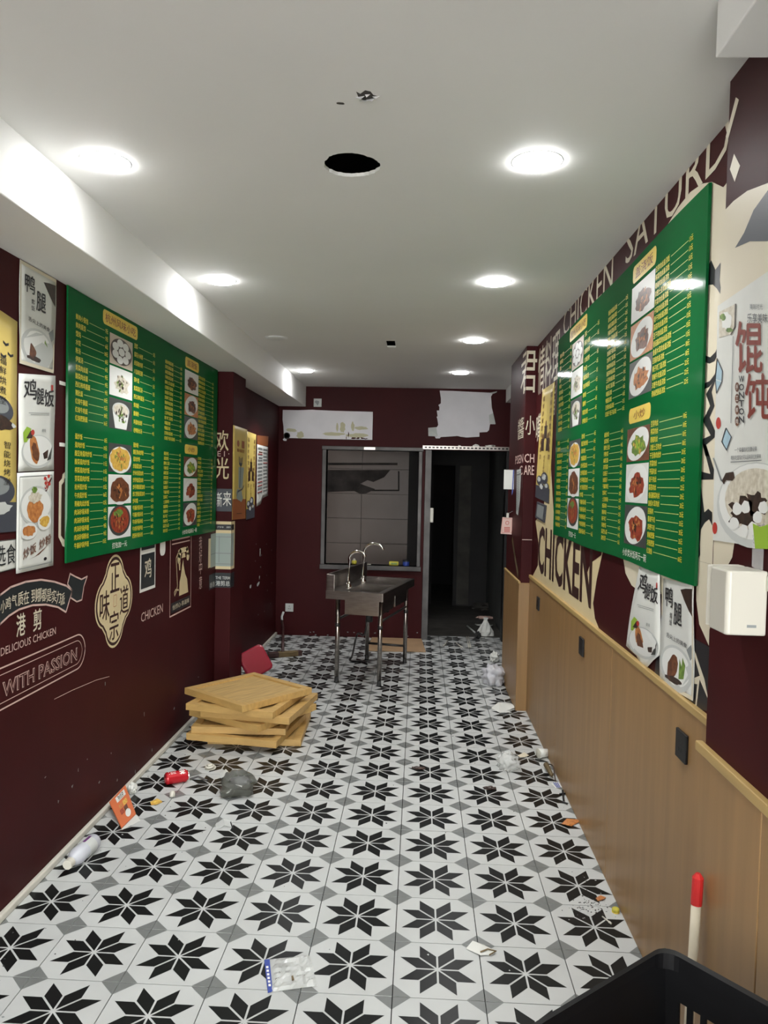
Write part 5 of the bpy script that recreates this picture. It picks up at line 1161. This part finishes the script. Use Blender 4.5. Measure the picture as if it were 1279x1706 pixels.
crumple('plastic_bag_white', 'milky white plastic bag slumped beside the far right pillar', 'bag', (.665, 6.42, 0), (.085, .13, .085), 14, 'milkbag', .45, 2.4, 4).name = 'plastic_bag'
scrap('paper_napkin', 'crumpled white tissue sheet on the tiles before the far pillar', 'napkin', [(818, 1180), (830, 1173), (850, 1172), (862, 1180), (845, 1184), (852, 1190), (832, 1188)], 0, 'offwhite', .012)
crumple('banana_peel', 'yellow-green peel at the base of the far right pillar', 'peel', (.715, 6.92, 0), (.035, .05, .02), 21, 'sponge', .5)
crumple('white_wad', 'white paper wad at the end of the far pillar', 'paper', (.755, 7.25, 0), (.04, .06, .05), 22, 'offwhite', .5)
crumple('food_scrap', 'dark squashed food scrap in the middle of the floor', 'scrap', fl(697, 1281), (.035, .018, .006), 23, 'food_dark', .6)
crumple('food_scrap', 'small black crumbled scrap right of the floor centre', 'scrap', fl(815, 1315), (.03, .014, .008), 24, 'food_dark', .6)
# white spiral
root = thing('spiral_lid', 'white coiled plastic ring near the red can', 'ring', fl(350, 1280)); c = fl(350, 1281); pts = []
for q in range(40): a = q/40*4*math.pi; r = .028-.018*q/40; pts.append((c.x+r*math.cos(a), c.y+r*1.1*math.sin(a), .008+.018*q/40))
mb = MB(); mb.tube(pts, .006, 'whitepl', 8); mb.build('coil', root, smooth=True); mb = MB(); mb.lathe([(.03, .001), (.031, .004), (.026, .005)], c, 'whitepl', 24); mb.build('base_ring', root)
scrap('foil_scrap', 'torn silver foil scrap beside the coiled ring', 'foil', [(366, 1290), (376, 1284), (384, 1290), (378, 1298), (368, 1297)], 0, 'lgrey', .008)
mb = MB(); c = fl(287, 1327); mb.lathe([(.014, .001), (.015, .004), (.013, .024), (.006, .03), (.0001, .031)], c, 'whitepl', 16); tag(mb.build('plastic_stopper', smooth=True), 'small white stopper standing on a grey diamond by the can', 'cap')
mb = MB(); mb.tube([XP.pt(316, 1300, .006), XP.pt(330, 1296, .007), XP.pt(345, 1302, .005)], .005, 'dsteel', 7); tag(mb.build('metal_strip', smooth=True), 'dark crumpled foil strip right of the red can', 'foil')
scrap('bread_crust', 'small tan crust on a black star left of the smoky bag', 'crust', [(250, 1338), (262, 1334), (270, 1337), (262, 1342), (252, 1342)], 0, 'food_yellow', .005, .006)
root = thing('plastic_wrap', 'clear bit of film with a dark edge on the left tiles', 'film', fl(374, 1376)); mb = MB(); vs = [XP.pt(x, y, z) for x, y, z in ((358, 1374, .001), (372, 1368, .012), (386, 1370, .006), (388, 1380, .001), (374, 1378, .008), (362, 1383, .001))]; mb.add(vs, [(0, 1, 4, 5), (1, 2, 3, 4)], 'clearbag'); mb.build('film', root, solid=.0006); mb = MB(); mb.tube([XP.pt(384, 1372, .006), XP.pt(388, 1382, .004)], .003, 'rubber', 6); mb.build('edge', root)
# straws and rubbish at the doorway
for k, (x0, y0, x1, y1, lab) in enumerate(((738, 1078, 746, 1068, 'white straw leaning left at the doorway sill'), (758, 1071, 770, 1080, 'white straw lying flat at the doorway sill'), (777, 1062, 781, 1080, 'pair of white straws pointing out of the doorway'))):
    mb = MB(); mb.tube([XP.pt(x0, y0, .006), XP.pt(x1, y1, .006)], .006, 'whitepl', 8)
    if k == 2: mb.tube([XP.pt(780, 1062, .006), XP.pt(784, 1079, .006)], .006, 'whitepl', 8)
    tag(mb.build('drinking_straw', smooth=True), lab, 'straw', 'white straws at the doorway')
def cz(px, y): return Pl((0, y, 0), (1, 0, 0), (0, 0, 1)).px(px, 1040)[0]
root = thing('paper_bag', 'crumpled pale paper bag standing just inside the doorway', 'bag', (cz(809, 8.5), 8.52, 0)); c = V(cz(809, 8.5), 8.52, 0); mb = MB(); rnd = random.Random(6); n = 12; vs = []
for j, (r, z) in enumerate(((.085, .001), (.08, .05), (.05, .11), (.02, .17), (.028, .20))):
    for q in range(n): a = q*2*math.pi/n; rr_ = r*(1+rnd.uniform(-.25, .25)); vs.append((c.x+rr_*math.cos(a), c.y+rr_*.7*math.sin(a), z))
mb.add(vs, [(j*n+q, j*n+(q+1) % n, (j+1)*n+(q+1) % n, (j+1)*n+q) for j in range(4) for q in range(n)]+[tuple(range(n))], 'offwhite'); mb.build('bag_body', root); mb = MB(); mb.tube([(c.x-.015, c.y, .15), (c.x+.015, c.y, .155)], .018, 'ccream', 8); mb.build('twist', root)
mb = MB(); c = V(cz(806, 9.1), 9.1, .006); mb.lathe([(.11, .012), (.09, .001), (.03, .0), (.0001, .0)], c, 'offwhite', 20); tag(mb.build('paper_plate', smooth=True), 'shallow white paper plate on the corridor floor', 'plate')
crumple('corridor_paper', 'crumpled pinkish paper farther down the corridor', 'paper', (cz(808, 9.6), 9.6, 0), (.10, .05, .02), 31, 'pink', .5)
crumple('corridor_rag', 'grey rag heap deep in the dark corridor', 'rag', (cz(805, 10.3), 10.3, 0), (.16, .1, .05), 32, 'concrete', .5)
mb = MB(); mb.tube([(cz(778, 9.0), 9.0, .012), (cz(795, 8.5), 8.5, .012)], .010, 'lgrey', 8); tag(mb.build('broken_rod', smooth=True), 'grey rod lying across the doorway floor', 'rod')
crumple('dark_wad', 'black wad at the tip of the grey rod in the doorway', 'rag', (cz(796, 8.40), 8.36, 0), (.03, .03, .04), 33, 'rubber', .4)
# grit
mb = MB(); R = random.Random(12)
for k in range(520):
    if k < 300: x, y = R.choice([R.gauss(.70, .09), R.gauss(-1.36, .12), R.uniform(-1.4, .8)]), R.uniform(2.2, 8.1)
    elif k < 420: p = FL.px(R.gauss(985, 14), R.gauss(1510, 9)); x, y = p
    else: x, y = R.uniform(-1.5, .8), R.uniform(6.8, 8.15)
    if not -1.5 < x < .82 or (-.65 < x < .25 and y > 7.35) or math.hypot(x-.665, y-6.42) < .24 or math.hypot(x+.92, y-3.95) < .2: continue
    s_ = R.uniform(.0015, .0055) if k < 420 else R.uniform(.003, .009); z = .0007
    vs = [(x+s_*R.uniform(.5, 1.2)*math.cos(a), y+s_*R.uniform(.5, 1.2)*math.sin(a), z) for a in (0, 1.6, 3.1, 4.7)]+[(x, y, z+s_*.5)]
    mb.add(vs, [(0, 1, 4), (1, 2, 4), (2, 3, 4), (3, 0, 4)], R.choice(['food_dark', 'greyp', 'rubber', 'lgrey']))
o = mb.build('floor_grit'); tag(o, 'scattered grit and crumbs over the tiled floor', 'grit', kind='stuff')

# ================================================================== BLACK CRATE AND HANDLE
RZ, CH = .70, .33
B0 = V(.540, 1.600, 0); e1 = V(-.77, -.638, 0).normalized(); e2 = V(-e1.y, e1.x, 0)*1.0
if e2.y > 0: e2 = -e2
L1, L2 = .52, .315
def crate(label, z0):
    root = thing('plastic_crate', label, 'crate', B0+e1*L1/2+e2*L2/2+V(0, 0, z0), 'stacked black crates')
    zt_ = z0+CH; tp = .035                     # walls taper inward to the floor of the crate
    def P(a, b, z): f = (zt_-z)/CH*tp; return B0+e1*(f+a*(L1-2*f))+e2*(f+b*(L2-2*f))+V(0, 0, z)
    # rolled rim
    mb = MB(); r = .020; ring = []
    for (a, b, dx, dy) in ((0, 0, 1, 1), (1, 0, -1, 1), (1, 1, -1, -1), (0, 1, 1, -1)):
        base = B0+e1*a*L1+e2*b*L2+V(0, 0, zt_-.012); rad = .035; cc = base+e1*dx*rad+e2*dy*rad
        st0 = {(0, 0): 0, (1, 0): 1, (1, 1): 2, (0, 1): 3}[(a, b)]
        for q in range(6):
            t = q/5*math.pi/2
            if st0 == 0: off = -e2*math.sin(t)-e1*math.cos(t)
            elif st0 == 1: off = e1*math.sin(t)-e2*math.cos(t)
            elif st0 == 2: off = e2*math.sin(t)+e1*math.cos(t)
            else: off = -e1*math.sin(t)+e2*math.cos(t)
            ring.append(cc+off*rad)
    n = len(ring); vs = []; cen = B0+e1*L1/2+e2*L2/2
    for p in ring:
        o_ = (p-cen); o_.z = 0; o_.normalize()
        vs += [p+o_*.008+V(0, 0, -.022), p+o_*.010+V(0, 0, .004), p+o_*.004+V(0, 0, .012), p-o_*.010+V(0, 0, .010), p-o_*.012+V(0, 0, -.022)]
    fs = [(i*5+k, ((i+1) % n)*5+k, ((i+1) % n)*5+k+1, i*5+k+1) for i in range(n) for k in range(4)]+[(i*5+4, ((i+1) % n)*5+4, ((i+1) % n)*5, i*5) for i in range(n)]
    mb.add(vs, fs, 'black'); mb.build('rim', root, smooth=False)
    # four slotted walls: bars around real openings
    def wall(ax, fixed, n_slots):
        mb = MB(); th = .004
        inw = (e2 if fixed == 0 else -e2) if ax == 1 else (e1 if fixed == 0 else -e1)
        def Q(t, z): return P(t, fixed, z) if ax == 1 else P(fixed, t, z)
        def piece(t0, t1, za, zb):
            vs = [Q(t0, za), Q(t1, za), Q(t1, zb), Q(t0, zb)]; vs += [v+inw*th for v in vs]
            mb.add(vs, [(0, 1, 2, 3), (4, 5, 6, 7), (0, 1, 5, 4), (1, 2, 6, 5), (2, 3, 7, 6), (3, 0, 4, 7)], 'black')
        rows = [(zt_-.145, zt_-.092), (zt_-.225, zt_-.172), (zt_-.305, zt_-.252)]
        zs = [z0]+[z for a, b in sorted(rows) for z in (a, b)]+[zt_-.005]
        for i in range(0, len(zs), 2): piece(0, 1, zs[i], zs[i+1])
        for a, b in rows:
            m0 = .10 if ax == 0 else .34; pitch = (1-2*m0)/n_slots; piece(0, m0+pitch*.22, a, b); piece(1-m0-pitch*.22, 1, a, b)
            for k in range(n_slots-1): t = m0+pitch*(k+1); piece(t-pitch*.22, t+pitch*.22, a, b)
        mb.build('slotted_wall', root)
    wall(1, 0, 6); wall(1, 1, 6); wall(0, 0, 8); wall(0, 1, 8)
    mb = MB(); vs = [P(0, 0, z0), P(1, 0, z0), P(1, 1, z0), P(0, 1, z0)]; vs += [v+V(0, 0, .005) for v in vs]; mb.add(vs, [(0, 1, 2, 3), (4, 5, 6, 7), (0, 1, 5, 4), (1, 2, 6, 5), (2, 3, 7, 6), (3, 0, 4, 7)], 'black'); mb.build('base', root)
    return root
crate('black slotted plastic crate at the lower right corner, upper of two', RZ-CH)
crate('black slotted plastic crate under the upper crate at lower right', .001)
root = thing('broom_handle', 'white stick with a red cap leaning on the wainscot behind the crate', 'handle', (.715, 1.935, 0))
mb = MB(); p0, p1, p2 = V(.715, 1.935, 0), V(.732, 1.946, .605), V(.735, 1.948, .684)
mb.tube([p0, p1], .0125, 'ccream', 16); mb.build('stick', root, smooth=True)
mb = MB(); mb.tube([p1-V(0, 0, .001), p1+(p2-p1)*.86], .0142, 'handler', 12); mb.tube([p1+(p2-p1)*.86, p2], .0142, 'handler', 12, r2=.006); mb.build('cap', root)
# loose wrapper inside the upper crate
pc = B0+e1*.10+e2*.22+V(0, 0, RZ-CH+.006)
crumple('crate_wrapper', 'orange wrapper scrap inside the black crate', 'wrapper', pc, (.03, .025, .012), 41, 'food_orange', .5)
